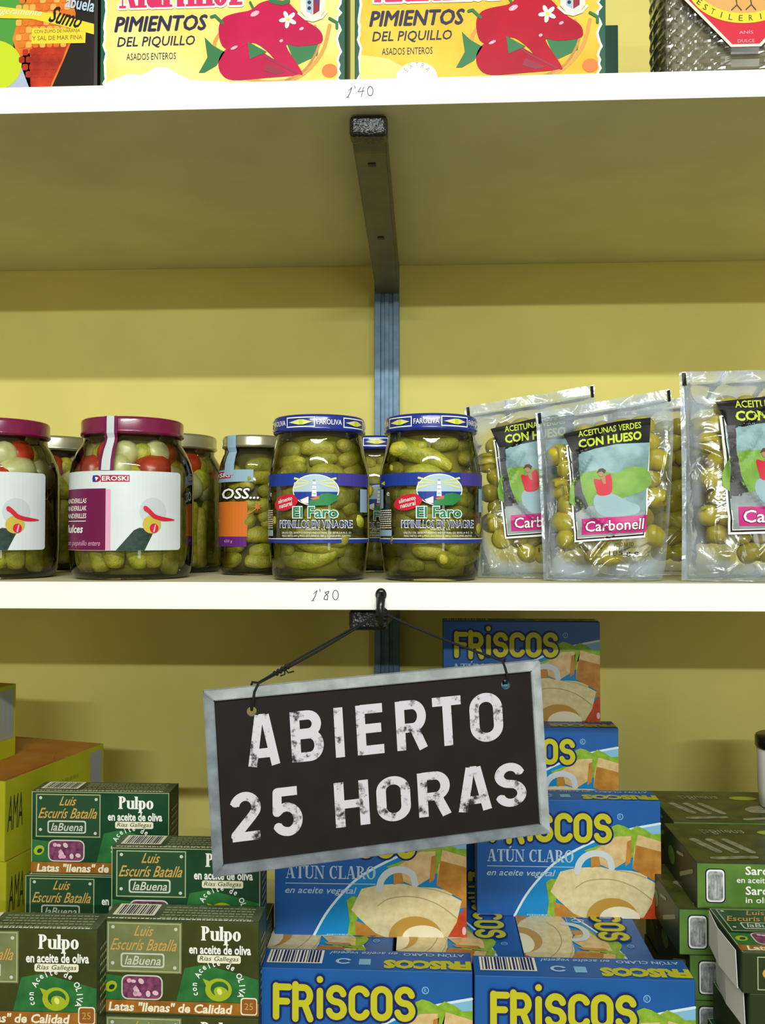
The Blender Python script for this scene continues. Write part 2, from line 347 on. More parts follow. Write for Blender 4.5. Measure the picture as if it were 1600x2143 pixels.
def smooth(pts, closed=True, n=4):
    out = []; N = len(pts)
    for i in range(N if closed else N - 1):
        g = (lambda k: pts[k % N]) if closed else (lambda k: pts[max(0, min(N - 1, k))])
        p0, p1, p2, p3 = g(i - 1), g(i), g(i + 1), g(i + 2)
        for k in range(n):
            t = k / n
            out.append(tuple(.5 * (2 * p1[c] + (p2[c] - p0[c]) * t + (2 * p0[c] - 5 * p1[c] + 4 * p2[c] - p3[c]) * t * t + (3 * p1[c] - p0[c] - 3 * p2[c] + p3[c]) * t ** 3) for c in (0, 1)))
    if not closed: out.append(pts[-1])
    return out
class Art:
    """a flat print: polygons in photo-zoom units mapped on to a face of a pack"""
    def __init__(self, fx=None, fy=None): self.it = []; self.fx = fx or (lambda x: x); self.fy = fy or (lambda y: y)
    def poly(self, pts, m, l=1, raw=False):
        self.it.append(([p if raw else (self.fx(p[0]), self.fy(p[1])) for p in pts], m, l)); return self
    def polys(self, ps, m, l=1):
        for p in ps: self.poly(p, m, l)
    def rect(self, x0, y0, x1, y1, m, l=1): return self.poly(rc(x0, y0, x1, y1), m, l)
    def rrect(self, x0, y0, x1, y1, r, m, l=1):
        sx = 1 if x1 > x0 else -1
        p = arc(x1 - r, y1 - r, r, r, 0, 90, 4) + arc(x0 + r, y1 - r, r, r, 90, 180, 4) + arc(x0 + r, y0 + r, r, r, 180, 270, 4) + arc(x1 - r, y0 + r, r, r, 270, 360, 4)
        return self.poly(p, m, l)
    def ell(self, cx, cy, rx, ry, m, l=1, rot=0, n=28):
        c, s = math.cos(math.radians(rot)), math.sin(math.radians(rot))
        return self.poly([(cx + x * c - y * s, cy + x * s + y * c) for x, y in arc(0, 0, rx, ry, 0, 360, n)[:-1]], m, l)
    def line(self, pts, w, m, l=1, cap='round'): self.polys(stroke(pts, w, cap), m, l)
    def frame(self, x0, y0, x1, y1, w, m, l=1):
        for a in ((x0, y0, x1, y0 + w), (x0, y1 - w, x1, y1), (x0, y0 + w, x0 + w, y1 - w), (x1 - w, y0 + w, x1, y1 - w)): self.rect(*a, m, l)
    def fit(self, polys, x0, y0, x1, y1, m, l=1, rot=0, flip=False, base=None):
        """scale a set of letter polygons to the box (y0 = top in photo units)"""
        if not polys: return
        xs = [p[0] for f in polys for p in f]; ys = [p[1] for f in polys for p in f]
        a, b, c, d = min(xs), max(xs), min(ys), max(ys)
        if base: c, d = base
        cx, cy = (x0 + x1) / 2, (y0 + y1) / 2; cs, sn = math.cos(math.radians(rot)), math.sin(math.radians(rot))
        for f in polys:
            o = []
            for px, py in f:
                u = (px - a) / (b - a) - .5; v = (py - c) / (d - c) - .5
                if flip: u, v = -u, -v
                X = u * (x1 - x0); Y = -v * (y1 - y0)
                o.append((cx + X * cs + Y * sn, cy - X * sn + Y * cs))
            self.poly(o, m, l)
    def text(self, s, x0, y0, x1, y1, m, l=1, off=0.0, shear=0.0, rot=0, flip=False):
        self.fit(font_tris(s, off, shear), x0, y0, x1, y1, m, l, rot, flip)
    def arctext(self, s, cx, cy, r, a0, a1, h, m, l=1, off=0.01):
        n = len(s)
        for k, ch in enumerate(s):
            if ch == ' ': continue
            a = a0 + (a1 - a0) * (k + .5) / n; x = cx + r * math.cos(math.radians(a)); y = cy - r * math.sin(math.radians(a))
            t = font_tris(ch, off); xs = [p[0] for f in t for p in f]; w = (max(xs) - min(xs)); hh = h
            if ch.islower() and ch not in 'dlit': hh = h * .72
            self.fit(t, x - w * h * .6, y - hh / 2, x + w * h * .6, y + hh / 2, m, l, rot=a - 90)
    def bars(self, x0, y0, x1, y1, n, m, l=2, seed=3):
        r = random.Random(seed); x = x0
        while x < x1:
            w = (x1 - x0) / n * r.choice((.4, .6, .9)); self.rect(x, y0, min(x + w, x1), y1, m, l); x += w + (x1 - x0) / n * r.choice((.4, .6, .8))
    def squiggle(self, x0, y0, x1, y1, m, l=1, seed=1, words=True):
        r = random.Random(seed); x = x0
        while x < x1:
            w = (y1 - y0) * r.uniform(.7, 2.4); e = min(x + w, x1); self.rect(x, y0, e, y1, m, l); x = e + (y1 - y0) * .45
    def build(self, mb, fn, du=None, dv=None, base=0.00012, step=0.00014):
        groups = {}
        for pts, m, l in self.it: groups.setdefault((m, l), []).append(pts)
        for (m, l), ps in groups.items():
            b = bmesh.new()
            for pi_, p in enumerate(ps):
                try: b.faces.new([b.verts.new((x, y, (pi_ % 44) * 2.6e-6)) for x, y in p])
                except ValueError: pass
            big = [f for f in b.faces if len(f.verts) > 4]
            if big: bmesh.ops.triangulate(b, faces=big)
            for axis, dd in ((0, du), (1, dv)):
                if not dd or not b.verts: continue
                lo = min(v.co[axis] for v in b.verts); hi = max(v.co[axis] for v in b.verts)
                k = math.floor(lo / dd) + 1
                while k * dd < hi:
                    co = [0, 0, 0]; no = [0, 0, 0]; co[axis] = k * dd; no[axis] = 1
                    bmesh.ops.bisect_plane(b, geom=list(b.verts) + list(b.edges) + list(b.faces), plane_co=co, plane_no=no, dist=1e-7); k += 1
            vm = {v: mb.bm.verts.new(fn(v.co.x, v.co.y, base + step * l + v.co.z)) for v in b.verts}
            i = mb.mi(m)
            for f in b.faces:
                try: g = mb.bm.faces.new([vm[v] for v in f.verts]); g.material_index = i
                except ValueError: pass
            b.free()
def part_from_art(art, name, fn, parent, du=None, dv=None, **k):
    mb = MB(); art.build(mb, fn, du, dv, **k); return mb.done(name, parent, normals=False)
def pxart(x0, y0, x1, y1, w, h):  # photo-zoom box -> face of w x h metres, origin bottom left
    return Art(lambda x: (x - x0) / (x1 - x0) * w, lambda y: (y1 - y) / (y1 - y0) * h)

# ------------------------------------------------------------------ setting: wall, shelves, rail
WALL = 0.483; Z_UP = 0.440; Z_LOW = -0.462
mb = MB(); mb.box(-1.3, 1.3, WALL, WALL + .08, -0.75, 1.2, 'wall_paint'); o = mb.done('wall_back'); o['kind'] = 'structure'

def shelf(label, z_top, y0, price=None, x0=-1.1, x1=1.1):
    t = thing('shelf_board', label, 'shelf', (0, WALL, z_top))
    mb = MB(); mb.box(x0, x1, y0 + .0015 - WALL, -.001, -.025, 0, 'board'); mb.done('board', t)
    mb = MB(); mb.box(x0, x1, y0 - WALL, y0 + .0015 - WALL, -.025, 0, 'edging', bev=.0006); mb.done('edging_strip', t)  # separate front strip keeps the boards' own white, without the shade tint
    if price:
        (px, py), kind = price
        p = at(px, py, y0); a = Art(lambda x: p.x + x / 2290, lambda y: y / 2290)
        a.line([(-1, -11), (4, -2), (8, 10)], 1.7, 'pencil'); a.line([(8, 10), (1, 3)], 1.2, 'pencil'); a.line([(-4, -11), (2, -11)], 1.2, 'pencil')
        a.line([(14, 13), (15, 8)], 1.5, 'pencil')
        if kind == '4': a.line([(27, 10), (21, 0), (34, 2)], 1.3, 'pencil'); a.line([(33, 10), (28, -11)], 1.3, 'pencil')
        else: a.line([(33, 9), (25, 6), (31, -1), (30, -9), (23, -8), (24, -2), (32, 5), (33, 9)], 1.6, 'pencil')
        a.line(arc(47, 1, 6, 10, 70, 430, 16), 1.5, 'pencil')
        part_from_art(a, 'handwritten_price', lambda u, v, h: (u, y0 - WALL - h, p.z - z_top + v), t)['label'] = 'price handwritten in pencil on the shelf edge'
    return t
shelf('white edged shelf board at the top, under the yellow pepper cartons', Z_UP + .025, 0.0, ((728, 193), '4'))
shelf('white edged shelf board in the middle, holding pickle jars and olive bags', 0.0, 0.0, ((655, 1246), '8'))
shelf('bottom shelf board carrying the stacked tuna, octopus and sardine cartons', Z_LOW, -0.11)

mb = MB(); mb.box(-2.6, 2.6, -4.6, WALL + .08, -1.40, -1.35, 'floor_tile'); o = mb.done('floor'); o['kind'] = 'structure'
XR0 = at(783, 700, .463).x; XR1 = at(835, 700, .463).x
mb = MB()
for a, b, y in ((XR0, XR0 + .009, .463), (XR1 - .009, XR1, .463), (XR0 + .009, XR1 - .009, .467)):
    mb.box(a, b, y, WALL - .0002, -.70, 1.1, 'rail_steel', bev=.0006)
mb.box((XR0 + XR1) / 2 - .003, (XR0 + XR1) / 2 + .003, .464, .467, -.70, 1.1, 'rail_steel', bev=.0005)
tag(mb.done('shelf_upright'), 'vertical grey-blue steel shelf upright fixed to the yellow wall', 'shelf upright')
def bracket(label, z):
    xc = (XR0 + XR1) / 2 + .001; hw = .0165
    t = thing('shelf_bracket', label, 'shelf bracket', (xc, .462, z))
    prof = [(-.435, -.0005), (-.435, -.017), (-.41, -.021), (-.10, -.040), (0, -.047), (0, -.0005)]
    mb = MB()
    L = [(-hw, y, zz) for y, zz in prof]; Rr = [(hw, y, zz) for y, zz in prof]
    # folded steel: bottom channel with two cheeks
    mb.face(L, 'bracket_steel'); mb.face(list(reversed(Rr)), 'bracket_steel')
    for k in range(len(prof)):
        j = (k + 1) % len(prof); mb.face([L[k], Rr[k], Rr[j], L[j]], 'bracket_steel')
    bmesh.ops.remove_doubles(mb.bm, verts=mb.bm.verts, dist=1e-6)
    bmesh.ops.bevel(mb.bm, geom=list(mb.bm.edges), offset=.0015, segments=2, affect='EDGES')
    mb.done('arm', t)
    mb = MB(); mb.box(-hw - .0015, hw + .0015, -.447, -.425, -.0205, -.0008, 'cap_plastic', bev=.004); mb.done('end_cap', t)
    for yy, zz in ((-.385, -.0225), (-.2, -.0339)):
        mb = MB(); mb.box(-.004, .004, yy - .004, yy + .004, zz - .0008, zz + .003, 'black', bev=.0005); mb.done('slot', t)
    return t
bracket('long tapering steel bracket under the top shelf with black end cap', Z_UP)
bracket('shadowed steel bracket under the middle shelf, behind the sign cord', -.025)

# ------------------------------------------------------------------ generic food pieces
def blob_mesh(name, L, R, bend, m, seed, n=14, rows=11, bumps=.06):
    r = random.Random(seed); mb = MB(); ring_ = []
    for k in range(rows + 1):
        t = k / rows; a = PI * t; x = -math.cos(a) * L / 2; rr = R * (math.sin(a) ** .55 if 0 < t < 1 else .02) * (1 - .12 * math.cos(a * 1 + seed))
        row = []
        for j in range(n):
            b = 2 * PI * j / n; d = rr * (1 + bumps * noise.noise(Vector((x * 180, j * 1.3, seed))))
            row.append(mb.bm.verts.new((x, d * math.cos(b) + bend * (x / (L / 2)) ** 2, d * math.sin(b))))
        ring_.append(row)
    for a, b in zip(ring_, ring_[1:]):
        for j in range(n):
            f = mb.bm.faces.new((a[j], a[(j + 1) % n], b[(j + 1) % n], b[j])); f.smooth = True
    mb.bm.faces.new(ring_[0]); mb.bm.faces.new(ring_[-1]); mb.mi(m)
    bmesh.ops.recalc_face_normals(mb.bm, faces=mb.bm.faces)
    me = bpy.data.meshes.new(name); mb.bm.to_mesh(me); mb.bm.free(); me.materials.append(MATS[m]); return me
GH = [blob_mesh('gherkin', L, R, b, m, s) for s, (L, R, b, m) in enumerate((
    (.046, .0088, .004, 'gherkin_a'), (.052, .0095, .006, 'gherkin_b'), (.034, .0080, .003, 'gherkin_a'), (.060, .0090, .006, 'gherkin_c'), (.028, .0072, .002, 'gherkin_b')))]
BIGGH = [blob_mesh('gherkin', .075, .0135, .004, 'gherkin_c', 11), blob_mesh('gherkin', .07, .0125, .003, 'gherkin_a', 12)]
OL = [blob_mesh('olive', .024, .0098, 0, 'olive', 21, bumps=.01, rows=10), blob_mesh('olive', .022, .0094, 0, 'olive_dark', 22, bumps=.01, rows=10)]
ONI = blob_mesh('onion', .036, .0175, 0, 'onion', 31, bumps=.02); REDP = blob_mesh('red_pepper', .034, .017, .002, 'red_pepper', 32, bumps=.08); GOL = blob_mesh('olive', .030, .0125, 0, 'gherkin_c', 33, bumps=.01)

def interp(prof, z):
    for (r0, z0), (r1, z1) in zip(prof, prof[1:]):
        if z0 <= z <= z1 and z1 > z0: return r0 + (r1 - r0) * (z - z0) / (z1 - z0)
    return prof[-1][0]
def lid_mesh(t, R, z0, z1, m, name='lid'):
    mb = MB()
    prof = [(R * .985, z0), (R * 1.012, z0 + .0012), (R * 1.012, z0 + .003), (R * .995, z0 + .0042), (R, z1 - .003), (R * .985, z1 - .001), (R * .955, z1), (R * .90, z1 - .0008), (R * .86, z1 - .0022), (.001, z1 - .0018)]
    mb.lathe(prof, m, 72); return mb.done(name, t)
def jar_body(t, prof, zfill):
    mb = MB(); mb.lathe(prof, 'jar_glass', 72); mb.done('glass_body', t)
def core(t, prof, k, z0, z1, m):
    mb = MB(); pts = [(.002, z0)] + [(max(.004, interp(prof, z0 + (z1 - z0) * i / 10) - k), z0 + (z1 - z0) * i / 10) for i in range(11)] + [(.002, z1)]
    mb.lathe(pts, m, 40); return mb.done('brine', t)
def put(t, me, loc, rot, s=1.0):
    o = link(me.name.split('.')[0], me, t); o.location = loc; o.rotation_euler = rot; o.scale = (s, s, s); return o
def pack_ring(t, prof, z0, z1, seed, meshes, inset=.0115, a0=-200, a1=20, dz=.0122, tilt=.35, dense=1.0):
    r = random.Random(seed); z = z0
    while z < z1:
        a = math.radians(a0 + r.uniform(0, 14)); end = math.radians(a1)
        while a < end:
            me = r.choice(meshes); L = max(v.co.x for v in me.vertices) * 2
            Rz = interp(prof, z) - inset
            half = L / 2 / max(Rz, .02) * dense
            c = a + half; zz = z + r.uniform(-.004, .004)
            Rr = math.sqrt(max(1e-6, Rz * Rz - (L * .36) ** 2 * .55)) + .001
            put(t, me, (Rr * math.cos(c), Rr * math.sin(c), max(zz, .0145)), (r.uniform(0, 6.28), r.uniform(-tilt, tilt) * (.25 if z < .02 else 1), c + PI / 2), r.uniform(.92, 1.05))
            a += 2 * half + r.uniform(.02, .10)
        z += dz
def cyl(R, z0=0.0):  # wrap a print round a jar, u = arc length measured from the side facing the shopper (-y)
    return lambda u, v, h: ((R + h) * math.sin(u / R), -(R + h) * math.cos(u / R), z0 + v)

# ------------------------------------------------------------------ El Faro gherkin jars
FR_ = .0495
FP = [(.040, .0), (.0435, .001), (.0452, .004), (.0478, .022), (FR_, .038), (FR_, .100), (.0482, .108), (.0455, .120), (.0425, .132), (.0415, .139), (.0415, .152)]
def faro_jar(loc, label, rz, lidrot, seed, full=True):
    loc = (loc[0], loc[1], .0006); rz += math.atan2(-loc[0], loc[1] - CAM.y); t = thing('gherkin_jar', label, 'jar', loc, rz, 'blue lidded gherkin jars')
    jar_body(t, FP, .13)
    core(t, FP, .014, .004, .1400, 'brine')
    pack_ring(t, FP, .0165, .130, seed, GH, a0=(-215 if full else -150), a1=(35 if full else -30))
    lid = lid_mesh(t, .0448, .1405, .156, 'lid_blue')
    a = Art(); RL = .0448
    for k in range(5):
        c = RL * (lidrot + k * 1.2566)
        a.text('FAROLIVA', c - .012, -.0095, c + .012, -.0045, 'white', 2, off=.01)
        e = c + RL * .628; a.polys([rc(e - .0145, -.0118, e - .0135, -.0022), rc(e + .0135, -.0118, e + .0145, -.0022), rc(e - .0145, -.0032, e + .0145, -.0022), rc(e - .0145, -.0118, e + .0145, -.0108)], 'white', 2)
        a.poly([(e - .012, -.007), (e - .001, -.0095), (e - .001, -.0045)], 'sun_ray', 2); a.poly([(e + .012, -.007), (e + .003, -.0095), (e + .003, -.0045)], 'sun_ray', 2)
        a.rect(e - .001, -.0095, e + .003, -.0045, 'lime_ink', 2)
    a.it = [([(u, -v - .0005) for u, v in p], m, l) for p, m, l in a.it]
    a.it = [([(u, v) for u, v in p], m, l) for p, m, l in a.it]
    part_from_art(Art_flip(a), 'lid_lettering', lambda u, v, h: ((RL + h + .0003) * math.sin(u / RL), -(RL + h + .0003) * math.cos(u / RL), .156 + v), lid, du=.004)
    # clear label with printing
    ang = lambda x: math.asin(max(-1, min(1, (x - 1225) / 310))) - math.asin(50 / 310)
    fx = lambda x: FR_ * ang(x); fy = lambda y: .1005 - (y - 380) * (.0655 / 415)
    b = Art(fx, fy)
    xL, xR = 915.5, 1534.5
    b.rect(xL, 380, 1140, 455, 'navy', 1); b.rect(1400, 380, xR, 455, 'violet', 1); b.rect(1140, 380, 1400, 455, 'navy', 1)
    b.rect(xL, 772, xR, 793, 'navy', 1); b.rect(xL, 766, xR, 771, 'white', 1)
    b.ell(1275, 482, 133, 93, 'white', 2); b.ell(1275, 482, 127, 88, 'sky', 3)
    for k in (-1, 1):
        for dy in (-35, -5, 22): b.poly([(1272, 440), (1272 + k * 118, 440 + dy), (1272 + k * 122, 452 + dy)], 'sun_ray', 4)
    b.poly([(1149, 492), (1401, 492), (1390, 522), (1355, 550), (1310, 566), (1240, 566), (1190, 548), (1158, 518)], 'navy', 4)
    b.poly([(1258, 520), (1287, 520), (1281, 432), (1264, 432)], 'white', 5); b.rect(1266, 420, 1279, 432, 'grey', 5)
    for dy in (450, 475, 500): b.rect(1262, dy, 1283, dy + 6, 'strip_blue', 6)
    b.poly([(1240, 575), (1245, 545), (1285, 535), (1310, 505), (1350, 500), (1398, 512), (1396, 540), (1350, 572)], 'leaf', 6)
    b.poly([(1250, 532), (1300, 516), (1300, 534), (1262, 540)], 'roof_orange', 7); b.poly([(1190, 540), (1240, 520), (1240, 560), (1210, 560)], 'white', 6)
    b.ell(1095, 553, 84, 46, 'badge_red', 3, rot=-13)
    b.text('alimento', 1040, 525, 1140, 550, 'white', 4, off=.012, shear=.2, rot=13); b.text('natural', 1048, 553, 1142, 580, 'white', 4, off=.012, shear=.2, rot=13)
    b.text('El Faro', 1141, 576, 1405, 650, 'white', 5, off=.055); b.text('El Faro', 1147, 581, 1399, 645, 'brand_green', 6, off=.02)
    b.text('PEPINILLOS EN VINAGRE', 1056, 657, 1472, 706, 'white', 5, off=.026); b.text('PEPINILLOS EN VINAGRE', 1060, 662, 1468, 701, 'navy', 6, off=.004)
    b.text('FAROLIVA, S.A.', 1225, 707, 1338, 720, 'white', 3)
    b.text('SALOU 125, 2018 POLIGONO INDUSTRIAL DE SEVILLA R.S. 21', 1070, 727, 1465, 740, 'white', 3); b.text('PESO NETO 690 g PESO ESCURRIDO 380 g CONSUMIR ANTES', 1072, 746, 1462, 760, 'white', 3)
    b.rect(924, 470, 945, 586, 'strip_blue', 2); b.text('e', 968, 490, 984, 512, 'white', 2)
    for k in range(9): b.squiggle(924, 596 + k * 13, 996, 602 + k * 13, 'white', 2, seed=k)
    b.rect(920, 716, 998, 752, 'strip_blue', 2)
    b.rect(1506, 470, 1531, 610, 'strip_blue', 2); b.poly([(930, 435), (955, 422), (955, 448)], 'ribbon', 3)
    lb = part_from_art(b, 'label', cyl(FR_), t, du=.004)
    return t
def Art_flip(a):
    b = Art(); b.it = [([(u, -abs(v)) for u, v in p], m, l) for p, m, l in a.it]; 
    # text was laid out with v growing downwards: mirror it about its own middle
    b.it = [([(u, -.014 - v) for u, v in p], m, l) for p, m, l in b.it]
    return b
zJ = 0.0
c1 = at(667, 1150, .056); c2 = at(901, 1150, .054)
faro_jar((c1.x, .058, 0), 'blue-lidded gherkin jar with lighthouse label, left of the touching front pair', -.085, .30, 5)
faro_jar((c2.x, .056, 0), 'blue-lidded gherkin jar with lighthouse label, right one of the front pair beside olive bags', .162, -.25, 9)
c3 = at(784, 1000, .24)
faro_jar((c3.x, .24, 0), 'blue-lidded gherkin jar half hidden behind the front pair, its lid before the wall upright', .1, .55, 13, full=False)

# ------------------------------------------------------------------ Eroski mixed pickle jars
ER = .0605
EP = [(.050, 0), (.0545, .001), (.0580, .006), (.0598, .016), (ER, .030), (ER, .104), (.0585, .114), (.0545, .124), (.0500, .131), (.0478, .135), (.0478, .146)]
def mixed_jar(loc, label, rz, lidmat, seed, front=True, brine='brine'):
    loc = (loc[0], loc[1], .0006); rz += math.atan2(-loc[0], loc[1] - CAM.y); t = thing('pickle_jar', label, 'jar', loc, rz, 'mixed pickle jars')
    jar_body(t, EP, .13); core(t, EP, .022, .004, .1400, brine)
    r = random.Random(seed)
    for k in range(9):
        a = math.radians(-185 + k * 24 + r.uniform(-4, 4)); R = ER - .0165
        put(t, BIGGH[k % 2], (R * math.cos(a), R * math.sin(a), .042 + r.uniform(-.003, .005)), (0, PI / 2 + r.uniform(-.08, .08), a + r.uniform(-.1, .1)))
    top = [ONI, REDP, GOL, ONI, GOL, REDP, ONI, GOL]
    for k in range(9):
        a = math.radians(-188 + k * 25 + r.uniform(-4, 4)); R = .0385
        put(t, top[(k + seed) % 8], (R * math.cos(a), R * math.sin(a), .096 + (k % 2) * .008), (r.uniform(0, 3), r.uniform(-.6, .6), a + PI / 2 + r.uniform(-.4, .4)))
        a += .2; R = .031
        put(t, top[(k + seed + 3) % 8], (R * math.cos(a), R * math.sin(a), .122), (r.uniform(0, 3), r.uniform(-.6, .6), a), .8)
    lid_mesh(t, .0502, .1405, .157, lidmat)
    if not front: return t
    ang = lambda x: math.asin(max(-1, min(1, (x - 788) / 380)))
    fx = lambda x: ER * (ang(x) if x >= 408.1 else -PI / 2 + (x - 408) / 380); fy = lambda y: .1035 - (y - 425) * (.0755 / 465)
    b = Art(fx, fy)
    b.rrect(300, 425, 1070, 890, 18, 'label_white', 1)
    b.rect(300, 528, 635, 888, 'purple', 2); b.rect(635, 532, 664, 886, 'pink', 2)
    b.rect(607, 450, 770, 489, 'logo_red', 3); b.text('EROSKI', 614, 456, 764, 483, 'white', 4, off=.02)
    b.ell(582, 470, 24, 20, 'logo_red', 3); b.poly([(562, 452), (585, 450), (578, 490), (560, 488)], 'navy', 4); b.poly([(575, 460), (595, 465), (580, 484)], 'white', 5)
    for s, y in (('BANDERILLAS', 598), ('BANDERILLAK', 642), ('BANDERILLES', 687)): b.text(s, 395, y - 14, 525, y + 14, 'white', 3, off=.01, shear=.15)
    b.rect(395, 716, 522, 720, 'white', 3); b.text('dulces', 395, 740, 505, 788, 'white', 3, off=.02, shear=.2); b.text('con pepinillo entero', 395, 832, 606, 872, 'pink', 3, shear=.3)
    b.ell(905, 660, 78, 80, 'seal_grey', 2)
    b.poly([(695, 889), (722, 858), (796, 772), (828, 757), (862, 762), (905, 790), (880, 842), (858, 889)], 'cucumber', 4)
    b.ell(898, 738, 53, 53, 'art_olive', 5); b.ell(911, 760, 25, 28, 'art_red', 6); b.poly([(905, 780), (915, 738), (922, 740), (914, 784)], 'pink', 7)
    b.poly(smooth([(850, 634), (866, 630), (892, 652), (930, 684), (1032, 708), (968, 717), (908, 702), (872, 668), (853, 655)]), 'art_red', 7)
    part_from_art(b, 'label', cyl(ER), t, du=.004)
    # paper seal from the lid down to the label
    s0, s1 = -.49, -.345
    path = [(.0508, .1568), (.0512, .150), (.0512, .1405), (.0492, .136), (.0512, .131), (.0556, .124), (.0596, .114), (.0610, .104)]
    mb = MB()
    for lay, (A, B, m) in enumerate(((-.54, -.29, 'purple'), (s0, s1, 'seal_grey'))):
        for (ra, za), (rb, zb) in zip(path, path[1:]):
            for k in range(3):
                p0 = A + (B - A) * k / 3; p1 = A + (B - A) * (k + 1) / 3; e = .0003 + lay * .0003
                mb.face([((ra + e) * math.sin(p0), -(ra + e) * math.cos(p0), za), ((ra + e) * math.sin(p1), -(ra + e) * math.cos(p1), za), ((rb + e) * math.sin(p1), -(rb + e) * math.cos(p1), zb), ((rb + e) * math.sin(p0), -(rb + e) * math.cos(p0), zb)], m)
    mb.done('paper_seal', t, normals=False)
    return t
e1 = at(276, 1150, .075); e0 = at(-8, 1150, .075)
mixed_jar((e1.x, .076, 0), 'maroon-lidded mixed pickle jar with white seal strip over its lid', 0.0, 'lid_maroon', 0)
mixed_jar((e0.x, .076, 0), 'maroon-lidded mixed pickle jar cut off by the left edge of the shelf view', -.03, 'lid_maroon', 1)
b1 = at(362, 1000, .215); b0 = at(110, 1000, .23)
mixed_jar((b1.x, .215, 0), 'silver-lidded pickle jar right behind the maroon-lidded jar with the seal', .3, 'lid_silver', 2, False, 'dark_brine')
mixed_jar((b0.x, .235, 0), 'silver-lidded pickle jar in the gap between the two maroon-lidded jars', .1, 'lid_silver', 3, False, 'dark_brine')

# ------------------------------------------------------------------ jar with orange label
SR = .0385
SP = [(.032, 0), (.0355, .001), (.0375, .006), (SR, .014), (SR, .112), (.037, .120), (.0345, .127), (.0325, .131), (.0325, .142)]
s0 = at(532, 1100, .155)
t = thing('pickle_jar', 'silver-lidded narrow pickle jar with orange and violet label beside the blue-lidded jars', 'jar', (s0.x, .155, .0006), math.atan2(-s0.x, .155 - CAM.y))
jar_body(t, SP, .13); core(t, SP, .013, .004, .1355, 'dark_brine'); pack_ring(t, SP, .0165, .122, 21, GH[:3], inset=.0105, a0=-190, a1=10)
lid_mesh(t, .0345, .136, .149, 'lid_silver')
ang = lambda x: math.asin(max(-1, min(1, (x - 1514) / 208)))
b = Art(lambda x: SR * (ang(x) if x > 1306 else -PI / 2 + (x - 1306) / 208), lambda y: .112 - (y - 410) * (.112 / 660))
b.rect(1200, 412, 1508, 488, 'strip_blue', 1); b.rect(1200, 422, 1380, 464, 'logo_red', 2); b.text('EROSKI', 1230, 430, 1374, 458, 'white', 3, off=.02)
b.text('OSS...', 1322, 520, 1546, 602, 'black', 2, off=.06, shear=.15); b.text('OSS...', 1330, 528, 1540, 596, 'white', 3, off=.02, shear=.15)
b.rect(1200, 612, 1475, 832, 'orange', 1); b.rect(1200, 830, 1470, 892, 'label_violet', 2); b.text('650 g', 1345, 850, 1390, 872, 'pink', 3)
for k in range(8): b.poly([(1532 + 28 * math.cos(k * PI / 4), 645 + 28 * math.sin(k * PI / 4)), (1532 + 9 * math.cos(k * PI / 4 + .6), 645 + 9 * math.sin(k * PI / 4 + .6)), (1532 + 9 * math.cos(k * PI / 4 - .6), 645 + 9 * math.sin(k * PI / 4 - .6))], 'orange', 3)
b.ell(1532, 645, 12, 12, 'orange', 3); b.line([(1525, 655), (1480, 690)], 5, 'orange', 3)
part_from_art(b, 'label', cyl(SR), t, du=.004)
mb = MB()
for (ra, za), (rb, zb) in zip([(.0352, .1489), (.0354, .136), (.0335, .131), (.0356, .127), (.0384, .118)], [(.0354, .136), (.0335, .131), (.0356, .127), (.0384, .118), (.0394, .106)]):
    for k in range(3):
        A = -.95 + k * .12; B = A + .12
        mb.face([(ra * math.sin(A), -ra * math.cos(A), za), (ra * math.sin(B), -ra * math.cos(B), za), (rb * math.sin(B), -rb * math.cos(B), zb), (rb * math.sin(A), -rb * math.cos(A), zb)], 'strip_blue')
mb.done('paper_seal', t, normals=False)['label'] = 'pale blue paper seal'

